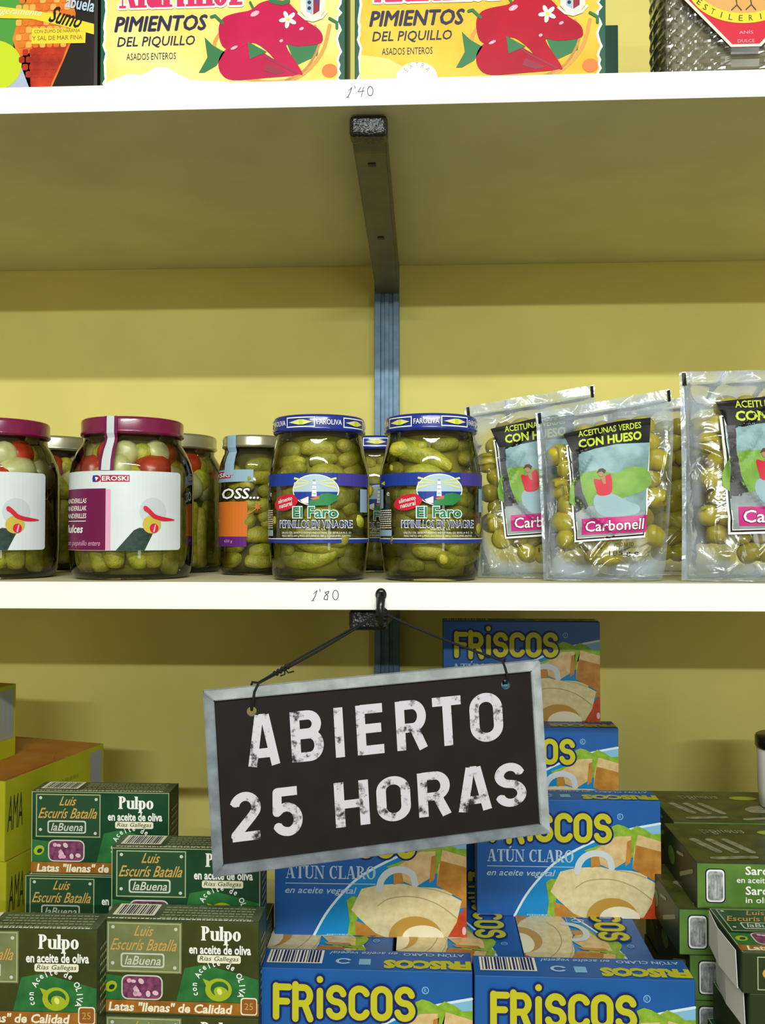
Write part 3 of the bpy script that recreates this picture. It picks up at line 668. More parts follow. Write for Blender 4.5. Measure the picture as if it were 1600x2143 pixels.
# ------------------------------------------------------------------ olive bags
CREASES = (((430, 590), (540, 572), (600, 568), (680, 490), (755, 428)), ((440, 602), (550, 672), (610, 682), (655, 625), (690, 560)),
           ((620, 785), (700, 880), (808, 968), (740, 1050), (690, 1115), (640, 1035)), ((552, 470), (560, 640), (580, 760)), ((1075, 410), (1085, 560), (1060, 700)))
def olive_bag(label, corners, Y, seed, content=(.16, .90, .13, .82), lab=True, lean=.02, marks=(1, 1)):
    """corners: top-left, top-right, bottom-right, bottom-left of the flat pouch, world x,z"""
    TL, TR, BR, BL = corners; cx = (BL[0] + BR[0]) / 2
    t = thing('olive_bag', label, 'bag', (cx, Y, 0), 0, 'clear bags of green olives')
    s0, s1, t0, t1 = content
    def flat(s, v):
        bx = BL[0] + (BR[0] - BL[0]) * s; bz = BL[1] + (BR[1] - BL[1]) * s; tx = TL[0] + (TR[0] - TL[0]) * s; tz = TL[1] + (TR[1] - TL[1]) * s
        return bx + (tx - bx) * v - cx, bz + (tz - bz) * v
    def bulge(s, v):
        a = max(0, 1 - abs((s - (s0 + s1) / 2) / ((s1 - s0) / 2 + .13)) ** 4); b = max(0, 1 - abs((v - (t0 + t1) / 2) / ((t1 - t0) / 2 + .12)) ** 4)
        foot = max(0, 1 - v / .22) ** 1.5
        return .0200 * (a * b) ** .45 + .010 * foot * max(0, 1 - abs(2 * s - 1) ** 2.2)
    cr = []
    for line in CREASES:
        pts = [((x - 435) / 660 + .03 * math.sin(seed * 1.7), (1195 - y) / 965 + .03 * math.cos(seed * 2.3)) for x, y in line]
        cr += list(zip(pts, pts[1:]))
    rr_ = random.Random(seed + 50)
    for k in range(9):
        a0, b0 = rr_.choice(((rr_.uniform(.02, .12), rr_.uniform(.1, .9)), (rr_.uniform(.9, .98), rr_.uniform(.1, .9)), (rr_.uniform(.1, .9), rr_.uniform(.03, .10)), (rr_.uniform(.1, .9), rr_.uniform(.88, .95))))
        an = rr_.uniform(0, 6.28); L_ = rr_.uniform(.05, .12); cr.append(((a0, b0), (a0 + L_ * math.cos(an), b0 + L_ * math.sin(an))))
    def crease(s, v):
        m_ = 0.0
        for (ax, ay), (bx_, by_) in cr:
            dx, dy = bx_ - ax, by_ - ay; k = max(0, min(1, ((s - ax) * dx + (v - ay) * dy) / (dx * dx + dy * dy + 1e-9)))
            d2 = ((s - ax - dx * k) ** 2 * .55 + (v - ay - dy * k) ** 2) / .0105 ** 2
            if d2 < 9: m_ = max(m_, math.exp(-d2))
        return m_ * .0021
    def surf(s, v, side, h=0.0):
        x, z = flat(s, v); e = min(1, 8 * min(s, 1 - s)); p = Vector((x * 22 + seed * 3.1, z * 17, side * 5.0))
        wr = (max(0, .32 - abs(noise.noise(p))) ** 2 * .05 + noise.noise(p * 2.1) * .0014 - .0010) * e * (0.55 if (s0 < s < s1 and t0 < v < t1) else 1.0)
        y = side * (bulge(s, v) + .0008 * e + max(wr, -.0012) + (crease(s, v) if side < 0 else 0))
        return Vector((x, y + side * h + lean * v * v, z))
    mb = MB(); mb.mi('film'); NS, NV = 100, 128; hz = []
    def haze(s, v):
        e = (abs(2 * s - s0 - s1) / (s1 - s0 + .15)) ** 5 + (abs(2 * v - t0 - t1) / (t1 - t0 + .10)) ** 5
        k = min(1, max(0, (e - .75) / .5)); k = k * k * (3 - 2 * k)
        x, z = flat(s, v); n_ = .75 + .6 * noise.noise(Vector((x * 60, z * 45, seed * 2.0)))
        return .015 + .34 * k * n_
    for side in (-1, 1):
        g = [[mb.bm.verts.new(surf(i / NS, j / NV, side)) for i in range(NS + 1)] for j in range(NV + 1)]
        hz += [haze(i / NS, j / NV) for j in range(NV + 1) for i in range(NS + 1)]
        for j in range(NV):
            for i in range(NS):
                q4 = (g[j][i], g[j][i + 1], g[j + 1][i + 1], g[j + 1][i])
                f = mb.bm.faces.new(q4 if side < 0 else q4[::-1]); f.smooth = True
    po = mb.done('film_pouch', t, normals=False)
    ha = po.data.attributes.new('haze', 'FLOAT', 'POINT')
    for k, c_ in enumerate(hz): ha.data[k].value = c_
    # brine and rear olives fill the middle of the pouch
    mb = MB(); g = {}
    for side in (-1, 1):
        for j in range(25):
            for i in range(19):
                ua = i / 9 - 1; va = j / 12 - 1; s = (s0 + s1) / 2 + (s1 - s0 - .02) / 2 * ua * math.sqrt(1 - .42 * va * va); v = (t0 + t1) / 2 + (t1 - t0) / 2 * va * math.sqrt(1 - .42 * ua * ua); x, z = flat(s, v)
                e = min(1, 5 * min(i, 18 - i) / 18) * min(1, 5 * min(j, 24 - j) / 24)
                g[side, j, i] = mb.bm.verts.new((x, lean * v * v + .003 + side * .0065 * e ** .5, z))
        for j in range(24):
            for i in range(18):
                q4 = (g[side, j, i], g[side, j, i + 1], g[side, j + 1, i + 1], g[side, j + 1, i]); f = mb.bm.faces.new(q4 if side < 0 else q4[::-1]); f.smooth = True
    mb.mi('olive_brine'); mb.done('brine', t, normals=False)
    r = random.Random(seed); xs = .0178; w = (flat(s1, .5)[0] - flat(s0, .5)[0]); hgt = flat(.5, t1)[1] - flat(.5, t0)[1]
    nr = int(hgt / .0158); nc = int(w / xs)
    for j in range(nr + 1):
        for i in range(nc + 1):
            s = s0 + (s1 - s0) * (i + (.5 if j % 2 else 0)) / (nc + .5); v = t0 + (t1 - t0) * j / nr
            if j == 0 and (i < 2 or i > nc - 2): continue
            if j == nr and i in (0, nc): continue
            x, z = flat(s, v)
            put(t, OL[r.random() < .3], (x + r.uniform(-.002, .002), max(lean * v * v - .0045 + r.uniform(-.0015, .0015), max(surf(min(1, max(0, s + a_)), min(1, max(0, v + b_)), -1).y for a_ in (-.05, 0, .05) for b_ in (-.035, 0, .035)) + .0098), z), (r.uniform(0, 3), r.uniform(-.5, .5), r.uniform(-1.2, 1.2)), r.uniform(.92, 1.0))
    # printing on the front film; u,v are pouch coordinates measured on the middle bag of the photo
    X0, X1, Y0, Y1 = 435, 1095, 230, 1195
    b = Art(lambda x: (x - X0) / (X1 - X0), lambda y: (Y1 - y) / (Y1 - Y0))
    if lab:
        b.poly([(560, 455), (966, 440), (960, 978), (590, 988)], 'white', 1); b.poly([(568, 460), (958, 445), (953, 968), (598, 978)], 'black', 2); b.poly([(575, 465), (952, 450), (947, 960), (604, 970)], 'white', 3)
        b.poly([(580, 500), (965, 480), (950, 870), (598, 880)], 'art_sky', 4)
        b.poly(smooth([(592, 640), (700, 615), (800, 640), (860, 615), (955, 640), (950, 740), (596, 800)]), 'art_meadow', 5)
        b.poly([(586, 500), (618, 500), (616, 600), (632, 720), (665, 810), (596, 830)], 'art_trunk', 6)
        b.poly([(600, 810), (680, 800), (740, 830), (800, 850), (950, 850), (948, 955), (606, 965)], 'art_rock', 6)
        b.poly(smooth([(700, 745), (770, 740), (860, 790), (920, 820), (900, 860), (740, 860), (690, 800)]), 'art_skirt', 7)
        b.poly(smooth([(690, 660), (720, 665), (740, 655), (772, 640), (782, 700), (772, 745), (715, 748), (700, 710)]), 'art_red', 8); b.poly([(722, 655), (745, 650), (750, 690), (738, 690)], 'art_skin', 9)
        b.ell(727, 630, 16, 20, 'art_skin', 9); b.poly([(704, 628), (715, 608), (735, 606), (750, 620), (742, 636), (728, 622)], 'art_hair', 10)
        b.poly([(552, 388), (640, 380), (760, 368), (860, 366), (975, 372), (964, 502), (800, 488), (700, 496), (592, 520)], 'black', 5)
        b.text('ACEITUNAS VERDES', 622, 386, 926, 420, 'lime_ink', 6, off=.015); b.text('CON HUESO', 620, 434, 926, 482, 'lime_ink', 6, off=.035)
        b.rect(626, 866, 962, 950, 'brand_pink', 8); b.text('Carbonell', 640, 876, 950, 940, 'purple', 9, off=.035); b.text('Carbonell', 644, 880, 946, 936, 'white', 10, off=.012)
        b.text('PESO NETO', 800, 1000, 900, 1020, 'black', 1); b.text('185 g e', 770, 1040, 930, 1070, 'black', 1, off=.01)
        part_from_art(b, 'label', lambda u, v, h: surf(u, v, -1, h + .00035), t, du=1 / 100, dv=1 / 64)
    for k, s in ((0, .015), (1, .965)):
        if marks[k]:
            mb = MB(); mb.face([surf(s, .93, -1, .0006), surf(s + .022, .93, -1, .0006), surf(s + .022, .995, -1, .0006), surf(s, .995, -1, .0006)], 'black'); mb.done('registration_mark', t, normals=False)
    return t
def cor(Y, *pts): return [(at(x, y, Y).x, max(0.001, at(x, y, Y).z)) for x, y in pts]
olive_bag('front olive bag with complete dark header label, middle of the row of bags', cor(.035, (1126, 858), (1418, 806), (1385, 1222), (1137, 1222)), .036, 3)
olive_bag('olive bag beside the right blue-lidded jar, label partly covered by the next bag', cor(.085, (973, 846), (1252, 798), (1240, 1216), (1000, 1216)), .085, 5)
olive_bag('rightmost olive bag, cut off by the edge of the photo', cor(.03, (1434, 770), (1800, 760), (1770, 1222), (1426, 1222)), .031, 8)
olive_bag('olive bag without visible label, standing in the gap behind the two front bags', cor(.14, (1270, 840), (1560, 815), (1530, 1210), (1270, 1210)), .14, 11, lab=False, marks=(0, 0))

# ------------------------------------------------------------------ cartons
def carton_body(t, w, h, d, mats, m, extra=None):
    mb = MB(); mb.box(-w / 2, w / 2, 0, d, 0, h, m, bev=.0007, mats=mats)
    if extra: extra(mb)
    return mb.done('carton', t, normals=False)
def front(w): return lambda u, v, hh: (u - w / 2, -hh, v)
def topf(w, h): return lambda u, v, hh: (u - w / 2, v, h + hh)     # v runs away from the shopper
def rightf(w): return lambda u, v, hh: (w / 2 + hh, u, v)

# tuna
TW, TH, TD = .19, .121, .036
def make_tuna(label):
    t = thing('tuna_carton', label, 'carton', (0, 0, 0), 0, 'blue tuna cartons')
    a = pxart(92, 90, 1055, 700, TW, TH)
    a.poly([(285, 699), (350, 590), (430, 490), (520, 405), (660, 325), (800, 265), (920, 232), (1054, 204), (1054, 699)], 'tuna_cyan', 1)
    a.poly([(900, 240), (1054, 207), (1054, 280), (960, 262)], 'tuna_sky', 2)
    a.line(smooth([(290, 697), (350, 590), (430, 490), (520, 405), (660, 325), (800, 265), (920, 232), (1050, 206)], False), 12, 'arc_white', 2)
    a.rect(146, 437, 602, 441, 'steel_text', 4)
    a.fit(stroke(arc(.5, .5, .42, .42, 0, 360, 16), .12), 828, 156, 860, 190, 'tuna_sky', 3); a.text('R', 838, 164, 850, 182, 'tuna_sky', 3)
    a.fit(serif_text("ATU'N CLARO", .17), 148, 334, 600, 415, 'steel_text', 5); a.text('en aceite vegetal', 145, 455, 506, 498, 'steel_text', 5, off=.012, shear=.3)
    a.squiggle(355, 686, 545, 694, 'tuna_sky', 3, 4)
    top = pxart(85, 880, 1165, 990, TW, TD)
    top.rect(118, 888, 402, 962, 'cream', 1)
    top.fit(ring(.5, .5, .5, .5, .3, .3, 20, 330), 470, 930, 550, 962, 'steel_text', 1); top.rect(590, 932, 650, 964, 'tuna_sky', 1)
    top.text('FRISCOS', 715, 934, 1160, 982, 'tuna_yellow', 2, off=.07, flip=True)
    top.text('ATÚN CLARO', 815, 894, 1130, 914, 'steel_text', 1, off=.02, flip=True); top.text('en aceite vegetal', 430, 886, 785, 908, 'steel_text', 1, off=.01, shear=.3, flip=True)
    def ex(mb): a.build(mb, front(TW)); top.build(mb, topf(TW, TH))
    cb = carton_body(t, TW, TH, TD, {'front': 'tuna_blue', 'top': 'tuna_blue', 'back': 'tuna_blue'}, 'tuna_side', ex)
    bar = pxart(85, 880, 1165, 990, TW, TD); bar.bars(130, 890, 392, 958, 22, 'tuna_navy', 2); part_from_art(bar, 'barcode', topf(TW, TH), cb)
    p = pxart(92, 90, 1055, 700, TW, TH)
    p.poly([(655, 350), (700, 335), (790, 300), (800, 225), (830, 212), (862, 220), (900, 240), (930, 218), (980, 240), (1010, 262), (1054, 258), (1054, 330), (940, 380), (700, 400)], 'lettuce', 4)
    p.poly([(690, 400), (715, 345), (820, 276), (900, 272), (905, 300), (880, 400), (800, 450)], 'bread', 5)
    p.poly([(880, 300), (905, 290), (895, 410), (868, 430)], 'crust', 6); p.poly([(900, 270), (935, 255), (925, 330), (900, 345)], 'lettuce', 6)
    p.poly([(935, 264), (1054, 298), (1054, 520), (905, 440), (915, 330)], 'bread', 6); p.poly([(925, 318), (1054, 350), (1054, 520), (905, 440)], 'crust', 7)
    p.poly([(690, 385), (730, 365), (740, 430), (690, 440)], 'crust', 6)
    p.line(smooth([(618, 460), (628, 420), (655, 385), (700, 365), (750, 368), (785, 390), (798, 435)], False), 34, 'ring_pull', 8)
    p.poly([(455, 520), (480, 500), (530, 505), (520, 560), (500, 640), (540, 690), (460, 692), (470, 620)], 'lettuce', 4)
    p.poly([(495, 620), (560, 640), (650, 690), (648, 699), (500, 699)], 'crust', 5)
    p.poly([(958, 690), (1000, 600), (1054, 540), (1054, 699), (940, 699)], 'tomato', 5); p.poly([(1000, 560), (1054, 470), (1054, 545)], 'crust', 5); p.ell(1042, 662, 10, 20, 'octopus_pale', 7)
    p.poly([(478, 566), (530, 462), (620, 440), (740, 434), (800, 448), (900, 452), (986, 470), (980, 490), (1030, 515), (1005, 620), (962, 692), (900, 699), (650, 699), (600, 680), (520, 610)], 'tuna_meat', 6)
    p.line(smooth([(610, 545), (660, 512), (730, 498), (810, 500), (880, 520), (940, 550), (1005, 600)], False), 5, 'meat_line', 7); p.line([(820, 450), (900, 462), (980, 488)], 4, 'meat_line', 7)
    p.poly(arc(800, 699, 135, 105, 180, 360, 20), 'egg_gold', 7); p.poly(arc(838, 699, 105, 62, 180, 360, 20), 'egg_white', 8)
    part_from_art(p, 'sandwich_picture', front(TW), t)
    l = pxart(92, 90, 1055, 700, TW, TH)
    w = .20
    g1 = glyph_text('FRiSCOS', w, .075, 'round'); g2 = glyph_text('FRiSCOS', w + .13, .075, 'round')
    xs = [p_[0] for f in g1 for p_ in f]; x0, x1 = min(xs), max(xs)
    sx = (800 - 160) / (x1 - x0)
    L = lambda ps, m, ly: l.polys([[(160 + (p_[0] - x0) * sx, 308 - p_[1] * 150) for p_ in f] for f in ps], m, ly)
    L(g2, 'tuna_navy', 9); L(g1, 'tuna_yellow', 10)
    part_from_art(l, 'brand_lettering', front(TW), t)['label'] = 'yellow rounded brand lettering'
    return t
tl = make_tuna('front blue tuna carton on the left, directly below the middle of the sign')
LX = lambda px, py, Y: at(px, py, Y).x
def place(o, x_left, w, Y, z, rz=0.0):
    o.location = (x_left + w / 2, Y, z); o.rotation_euler = (0, 0, rz)
place(tl, LX(540, 2040, -.016), TW, -.016, Z_LOW)
fr = clone(tl, 'front blue tuna carton on the right, beside the small green sardine cartons', (LX(990, 2030, -.021) + TW / 2 + .001, -.021, Z_LOW))
z3 = Z_LOW + 3 * TD
pr = clone(tl, 'upright blue tuna carton on the lying ones, right of the sign corner, full picture visible', (LX(997, 1800, .128) + TW / 2, .128, z3))
pl = clone(tl, 'upright blue tuna carton just under the sign, its brand name half covered', (LX(575, 1900, .075) + TW / 2, .075, z3), .012)
# lying cartons: the front panel looks up, its top edge to the right
def lying(label, px, Y, z, hidden=False):
    c = clone(tl, label, (0, 0, 0))
    # local x (width) -> -Y (towards the shopper), local z (height) -> +X, local -y (front) -> +Z
    x0 = LX(px, 1960, .06)
    M = Matrix(((0, 0, 1), (-1, 0, 0), (0, -1, 0)))
    c.rotation_euler = M.to_euler(); c.location = (x0, Y + TW / 2, z + TD)
    return c
for i, (px, nm) in enumerate(((563, 'left'), (829, 'middle'), (1092, 'right'))):
    for k in range(3):
        lvl = ('bottom', 'second', 'topmost')[k]
        lb = {2: ('blue tuna carton lying face up, %s one of the three behind the front cartons' % nm)}.get(k, 'blue tuna carton lying flat, %s in the %s stack of lying tuna cartons' % (lvl, nm))
        lying(lb, px, .024, Z_LOW + k * TD)
sx_ = LX(1294, 1600, .245) - TW
# two columns against the wall
for Y, nm in ((.245, 'front'), (.283, 'rear')):
    clone(tl, 'blue tuna carton at the foot of the %s column near the wall' % nm, (sx_ + TW / 2 - (.03 if nm == 'rear' else 0), Y, Z_LOW))
c = clone(tl, 'blue tuna carton lying crosswise on the two column feet near the wall', (0, 0, 0)); c.rotation_euler = (-PI / 2, 0, 0); c.location = (sx_ + TW / 2 - .015, .243, Z_LOW + TH + TD)
zc = Z_LOW + TH + TD
clone(tl, 'blue tuna carton second from the top of the tuna pile, just right of the sign', (sx_ + TW / 2, .246, zc))
clone(tl, 'blue tuna carton behind it in the tuna pile, carrying the shaded topmost carton', (sx_ + TW / 2 - .03, .284, zc))
clone(tl, 'topmost blue tuna carton, in the shade right under the middle shelf', (LX(922, 1400, .27) + TW / 2 + .003, .278, zc + TH))

# octopus
PW, PH, PD = .14, .083, .033
def make_pulpo(label, pale=False, emblem=True):
    t = thing('octopus_carton', label, 'carton', (0, 0, 0), 0, 'green octopus cartons')
    a = pxart(185, 640, 970, 1125, PW, PH)
    a.poly([(600, 880), (700, 860), (860, 900), (968, 930), (968, 1048), (560, 1048)], 'pulpo_light', 1); a.poly([(190, 920), (290, 930), (420, 1048), (190, 1048)], 'pulpo_light', 1)
    a.text('en aceite de oliva', 622, 758, 930, 806, 'white', 2, off=.03)
    a.rrect(664, 810, 880, 850, 10, 'cream', 2); a.text('Rías Gallegas', 674, 815, 870, 846, 'pulpo_green', 3, shear=.25)
    a.ell(232, 982, 32, 26, 'olive_art', 2, rot=-35); a.ell(236, 985, 16, 12, 'pulpo_green', 3, rot=-35)
    a.rect(186, 1050, 969, 1112, 'band_orange', 2); a.text('Latas "llenas" de Calidad', 220, 1058, 840, 1106, 'cream', 3, off=.03, shear=.15)
    a.rrect(880, 1020, 962, 1108, 14, 'cream', 4); a.rrect(886, 1026, 958, 1102, 12, 'emblem_brown', 5); a.text('25', 900, 1046, 942, 1080, 'gold', 6)
    a.frame(188, 642, 968, 1122, 4, 'plaque_frame', 1) if not pale else None
    a.arctext('con Aceite de OLIVA', 770, 970, 118, 205, -25, 30, 'white', 4, off=.02)
    top = Art()
    for k in range(5): top.squiggle(.05, .0035 + k * .0052, .132, .0058 + k * .0052, 'faint_ink', 1, seed=k + 20)
    top.squiggle(.004, .001, .134, .003, 'cream', 1, seed=9); top.rect(.006, .008, .044, .031, 'cream', 1)
    side = Art()
    for k in range(9): side.squiggle(.006, .008 + k * .0068, .026, .0105 + k * .0068, 'faint_ink', 1, seed=k + 50)
    def ex(mb): a.build(mb, front(PW)); top.build(mb, topf(PW, PH)); side.build(mb, rightf(PW))
    cb = carton_body(t, PW, PH, PD, {'front': 'olive_side' if pale else 'pulpo_green', 'top': 'pulpo_top'}, 'pulpo_side', ex)
    pq = pxart(185, 640, 970, 1125, PW, PH)
    pm, sm = ('pulpo_plaque_pale', 'gold') if pale else ('pulpo_plaque', 'gold')
    pq.rect(208, 650, 586, 910, pm, 2); pq.frame(214, 656, 580, 904, 5, 'plaque_frame', 3)
    pq.text('Luis', 345, 668, 445, 722, sm, 4, off=.012, shear=.5); pq.text('Escurís Batalla', 226, 736, 562, 796, sm, 4, off=.012, shear=.5)
    pq.rrect(280, 808, 500, 882, 14, 'silver_ink', 4); pq.rrect(288, 816, 492, 874, 10, pm, 5); pq.text('laBuena', 300, 822, 482, 868, 'silver_ink', 6, off=.012, shear=.3)
    for x, y in ((240, 678), (556, 684), (240, 862), (552, 880)): pq.ell(x, y, 9, 9, 'silver_ink', 4, n=12)
    part_from_art(pq, 'brand_plaque', front(PW), t)
    bc = Art(); bc.bars(.009, .010, .041, .029, 20, 'ink_navy', 2); part_from_art(bc, 'barcode', topf(PW, PH), cb)
    pc = pxart(185, 640, 970, 1125, PW, PH)
    pc.rrect(284, 920, 492, 1046, 34, 'silver_ink', 3); pc.rrect(291, 927, 485, 1039, 28, 'octopus', 4)
    r = random.Random(4)
    for k in range(16): pc.ell(r.uniform(308, 468), r.uniform(944, 1022), r.uniform(10, 17), r.uniform(8, 13), ('octopus_pale', 'pink', 'octopus')[k % 3], 5 + k % 2, rot=r.uniform(0, 90), n=12)
    part_from_art(pc, 'octopus_picture', front(PW), t)
    pc = pxart(185, 640, 970, 1125, PW, PH)
    pc.ell(770, 985, 66, 58, 'olive_art', 2); pc.poly([(690, 930), (742, 948), (720, 990)], 'olive_art', 2); pc.ell(775, 980, 44, 38, 'pulpo_light', 3); pc.ell(785, 1000, 40, 30, 'olive_art', 4, rot=30); pc.ell(776, 992, 12, 18, 'olive_hi', 5, rot=-20)
    part_from_art(pc, 'olive_picture', front(PW), t)
    lt = pxart(185, 640, 970, 1125, PW, PH); lt.fit(serif_text('Pulpo', .21), 682, 664, 880, 758, 'white', 3)
    part_from_art(lt, 'title_lettering', front(PW), t)['label'] = 'bold white serif title'
    return t
pg = make_pulpo('rearmost upright dark green octopus carton, standing against the yellow cartons')
pp = make_pulpo('front octopus carton whose title and olive both show fully, next to the blue cartons', pale=True)
zb1 = Z_LOW + 2 * PH
place(pg, LX(65, 1740, .067), PW, .067, zb1)
clone(pg, 'dark green octopus carton directly beneath the rearmost octopus carton', (LX(52, 1880, .066) + PW / 2, .066, Z_LOW + PH))
clone(pg, 'dark green octopus carton at the foot of the rearmost stack', (LX(54, 1880, .068) + PW / 2, .068, Z_LOW))
place(pp, LX(213, 2000, -.028), PW, -.028, Z_LOW + PH, -.01)
clone(pp, 'front octopus carton cut off by the lower left corner of the picture', (LX(203, 2000, -.05) - PW / 2, -.05, Z_LOW + PH), .01)
clone(pp, 'octopus carton beneath the front one next to the blue tuna cartons', (LX(213, 2000, -.028) + PW / 2, -.028, Z_LOW), -.01)
clone(pp, 'octopus carton beneath the front one in the lower left corner', (LX(203, 2000, -.05) - PW / 2, -.05, Z_LOW), .01)
clone(pg, 'upright octopus carton with the lower left corner of the sign in front of it', (LX(230, 1850, .011) + PW / 2 + .001, .011, Z_LOW + 4 * PD))
for k in range(4):
    c = clone(pg, '%s octopus carton lying flat in the base of four behind the front ones' % ('bottom', 'second lowest', 'third lowest', 'topmost')[k], (0, 0, 0)); c.rotation_euler = (-PI / 2, 0, 0)
    c.location = (LX(230, 1850, .011) + PW / 2, .0085 + (0 if k else 0), Z_LOW + (k + 1) * PD)
    if k == 3: pass
# lying octopus cartons at the right with open end flaps
xq = LX(1552, 1979, -.062)
for k in range(5):
    lv = ('bottom', 'second lowest', 'middle', 'second highest', 'top')[k]
    lab = {4: 'top octopus carton of the right front stack, lying with its white end flap open', 3: 'octopus carton one below the top of the right front stack, white flap open'}.get(k, '%s octopus carton of the lying stack at the right front' % lv)
    c = clone(pg, lab, (0, 0, 0)); c.rotation_euler = (-PI / 2, 0, 0)
    xo = (0, -.002, .003, .006, 0)[k]
    c.location = (xq + PW / 2 + xo, -.062, Z_LOW + (k + 1) * PD)
    # a framed plaque on the narrow long edge, seen from the shop
    e = Art(); e.frame(.012, .003, .07, .030, .0008, 'plaque_frame', 1); e.ell(.02, .0165, .004, .004, 'gold', 2, n=14); e.text('Luis Escurís', .026, .010, .066, .023, 'gold', 2, shear=.4)
    e.squiggle(.076, .019, .134, .0215, 'cream', 1, 2); e.squiggle(.08, .011, .13, .0135, 'cream', 1, 3)
    part_from_art(e, 'edge_plaque', lambda u, v, hh: (u - PW / 2, PD - v, -hh), c)
    if k >= 3:
        mb = MB(); f0 = -PW / 2
        a_ = [(f0 - .0006, .001, PH - .002), (f0 - .0006, PD - .001, PH - .002), (f0 - .002, PD - .001, .006), (f0 - .0035, .001, .006)]
        mid = [(f0 - .005, .0005, .045), (f0 - .004, PD - .0005, .045)]
        mb.face([a_[0], a_[1], mid[1], mid[0]], 'card_inside'); mb.face([mid[0], mid[1], a_[2], a_[3]], 'card_inside')
        bmesh.ops.remove_doubles(mb.bm, verts=mb.bm.verts, dist=1e-6); bmesh.ops.solidify(mb.bm, geom=list(mb.bm.faces), thickness=.0006)
        mb.done('end_flap', c)['label'] = 'open white end flap'

# sardines
SW, SH, SD = .15, .0425, .112
def make_sardine(label):
    t = thing('sardine_carton', label, 'carton', (0, 0, 0), 0, 'green sardine cartons')
    a = Art()
    a.text('Sardinas', .045, .040, .085, .032, 'white', 1, off=.02); a.text('en aceite de oliva', .037, .030, .095, .0245, 'white', 1, off=.01)
    a.text('Sardines', .045, .0215, .085, .0135, 'white', 1, off=.02); a.text('in olive oil', .045, .0115, .085, .006, 'white', 1, off=.01)
    a.it = [([(u, v) for u, v in p], m, l) for p, m, l in a.it]
    top = Art()
    for i in range(3): top.line([(.03 + i * .016, .03), (.016 + i * .016, .062)], .008, 'fish_silver', 1)
    top.ell(.11, .045, .02, .012, 'fish_silver', 1, rot=20); top.ell(.104, .085, .016, .007, 'olive_art', 1); top.text('laBuena', .03, .078, .075, .092, 'fish_silver', 1, shear=.3); top.line([(.08, .01), (.135, .02)], .006, 'faint_ink', 1); top.line([(.02, .012), (.06, .016)], .007, 'fish_silver', 1)
    lf = Art(); lf.ell(.03, .02, .012, .009, 'sardine_green', 1); lf.line([(.06, .012), (.1, .03)], .004, 'faint_ink', 1); lf.line([(.05, .03), (.07, .034)], .003, 'faint_ink', 1)
    def ex(mb):
        b2 = Art(); b2.it = [([(u, v) for u, v in p], m, l) for p, m, l in a.it]
        b2.build(mb, front(SW)); top.build(mb, topf(SW, SH)); lf.build(mb, lambda u, v, hh: (-SW / 2 - hh, SD - u, v))
    carton_body(t, SW, SH, SD, {'front': 'sardine_green', 'top': 'sardine_top'}, 'sardine_side', ex)
    p = Art(); p.rrect(.0080, .0055, .0265, .0375, .004, 'ink_navy', 1); p.rrect(.0090, .0065, .0255, .0365, .0035, 'white', 2); p.rrect(.0102, .008, .0243, .035, .003, 'tin_silver', 3)
    for i in range(4): p.line([(.0125 + i * .0030, .012 + (i % 2) * .006), (.0135 + i * .0028, .030)], .0012, 'grey', 4)
    part_from_art(p, 'tin_picture', front(SW), t)
    return t
sg = make_sardine('top front sardine carton of the right stack, lying with its tin picture facing the shop')
zs = Z_LOW + .0272
t = thing('display_tray', 'flat dark green cardboard tray under the sardine cartons', 'tray', (.37, .045, Z_LOW))
mb = MB(); mb.box(-.105, .30, 0, .23, 0, .0268, 'sardine_side', bev=.0008); mb.done('tray', t)
xs0 = LX(1457, 1850, .045)
place(sg, xs0, SW, .045, zs + 3 * SH)
for k, px in ((2, 1418), (1, 1440), (0, 1440)):
    clone(sg, '%s sardine carton in the front column of the right stack' % {2: 'second from top', 1: 'third from top', 0: 'bottom'}[k], (LX(px, 1950, .046) + SW / 2, .045 - .001 * k, zs + k * SH))
for k in range(4):
    clone(sg, '%s sardine carton in the rear column near the yellow wall' % ('bottom', 'second lowest', 'third lowest', 'top')[k], (LX(1400, 1720, .17) + SW / 2 + .002 * (k % 2), .162, zs + k * SH))
    clone(sg, '%s sardine carton in the far right column beside the white tub' % ('bottom', 'second lowest', 'third lowest', 'top')[k], (LX(1400, 1720, .17) + SW * 1.5 + .006, .158, zs + k * SH))

# white tub with dark lid at the far right
wt = at(1656, 1640, .215)
t = thing('white_tub', 'white tub with black lid on the sardine cartons at the far right', 'tub', (wt.x, .215, zs + 4 * SH))
mb = MB(); mb.lathe([(.03, 0), (.034, .002), (.0355, .02), (.0365, .066), (.036, .068)], 'white', 48); mb.done('tub', t)
mb = MB(); mb.lathe([(.0375, .0675), (.0382, .069), (.0382, .078), (.037, .080), (.01, .0805)], 'black_plastic', 48); mb.done('lid', t)

# yellow cartons at the left
YW, YH, YD = .13, .083, .17
def make_yellow(label):
    t = thing('yellow_carton', label, 'carton', (0, 0, 0), 0, 'yellow cartons')
    s = Art(); s.rect(.142, .022, .166, .078, 'label_dull', 1); s.text('AMA', .003, .066, .026, .030, 'pulpo_side', 1, shear=.2)
    for k in range(4): s.squiggle(.06, .02 + k * .012, .12, .024 + k * .012, 'yellow_side', 1, seed=k + 80)
    tp = Art(); tp.poly([(0.004, .004), (.126, .004), (.126, .08), (.10, .12), (.06, .15), (.004, .165)], 'orange_card', 1)
    def ex(mb): s.build(mb, rightf(YW)); tp.build(mb, topf(YW, YH))
    cb = carton_body(t, YW, YH, YD, {'right': 'yellow_card', 'front': 'yellow_card', 'top': 'orange_card'}, 'yellow_side', ex)
    bc = Art(); bc.bars(.145, .028, .163, .072, 9, 'grey', 2); part_from_art(bc, 'barcode', rightf(YW), cb)
    return t
yc = make_yellow('second highest yellow carton, orange top showing, left of the octopus cartons')
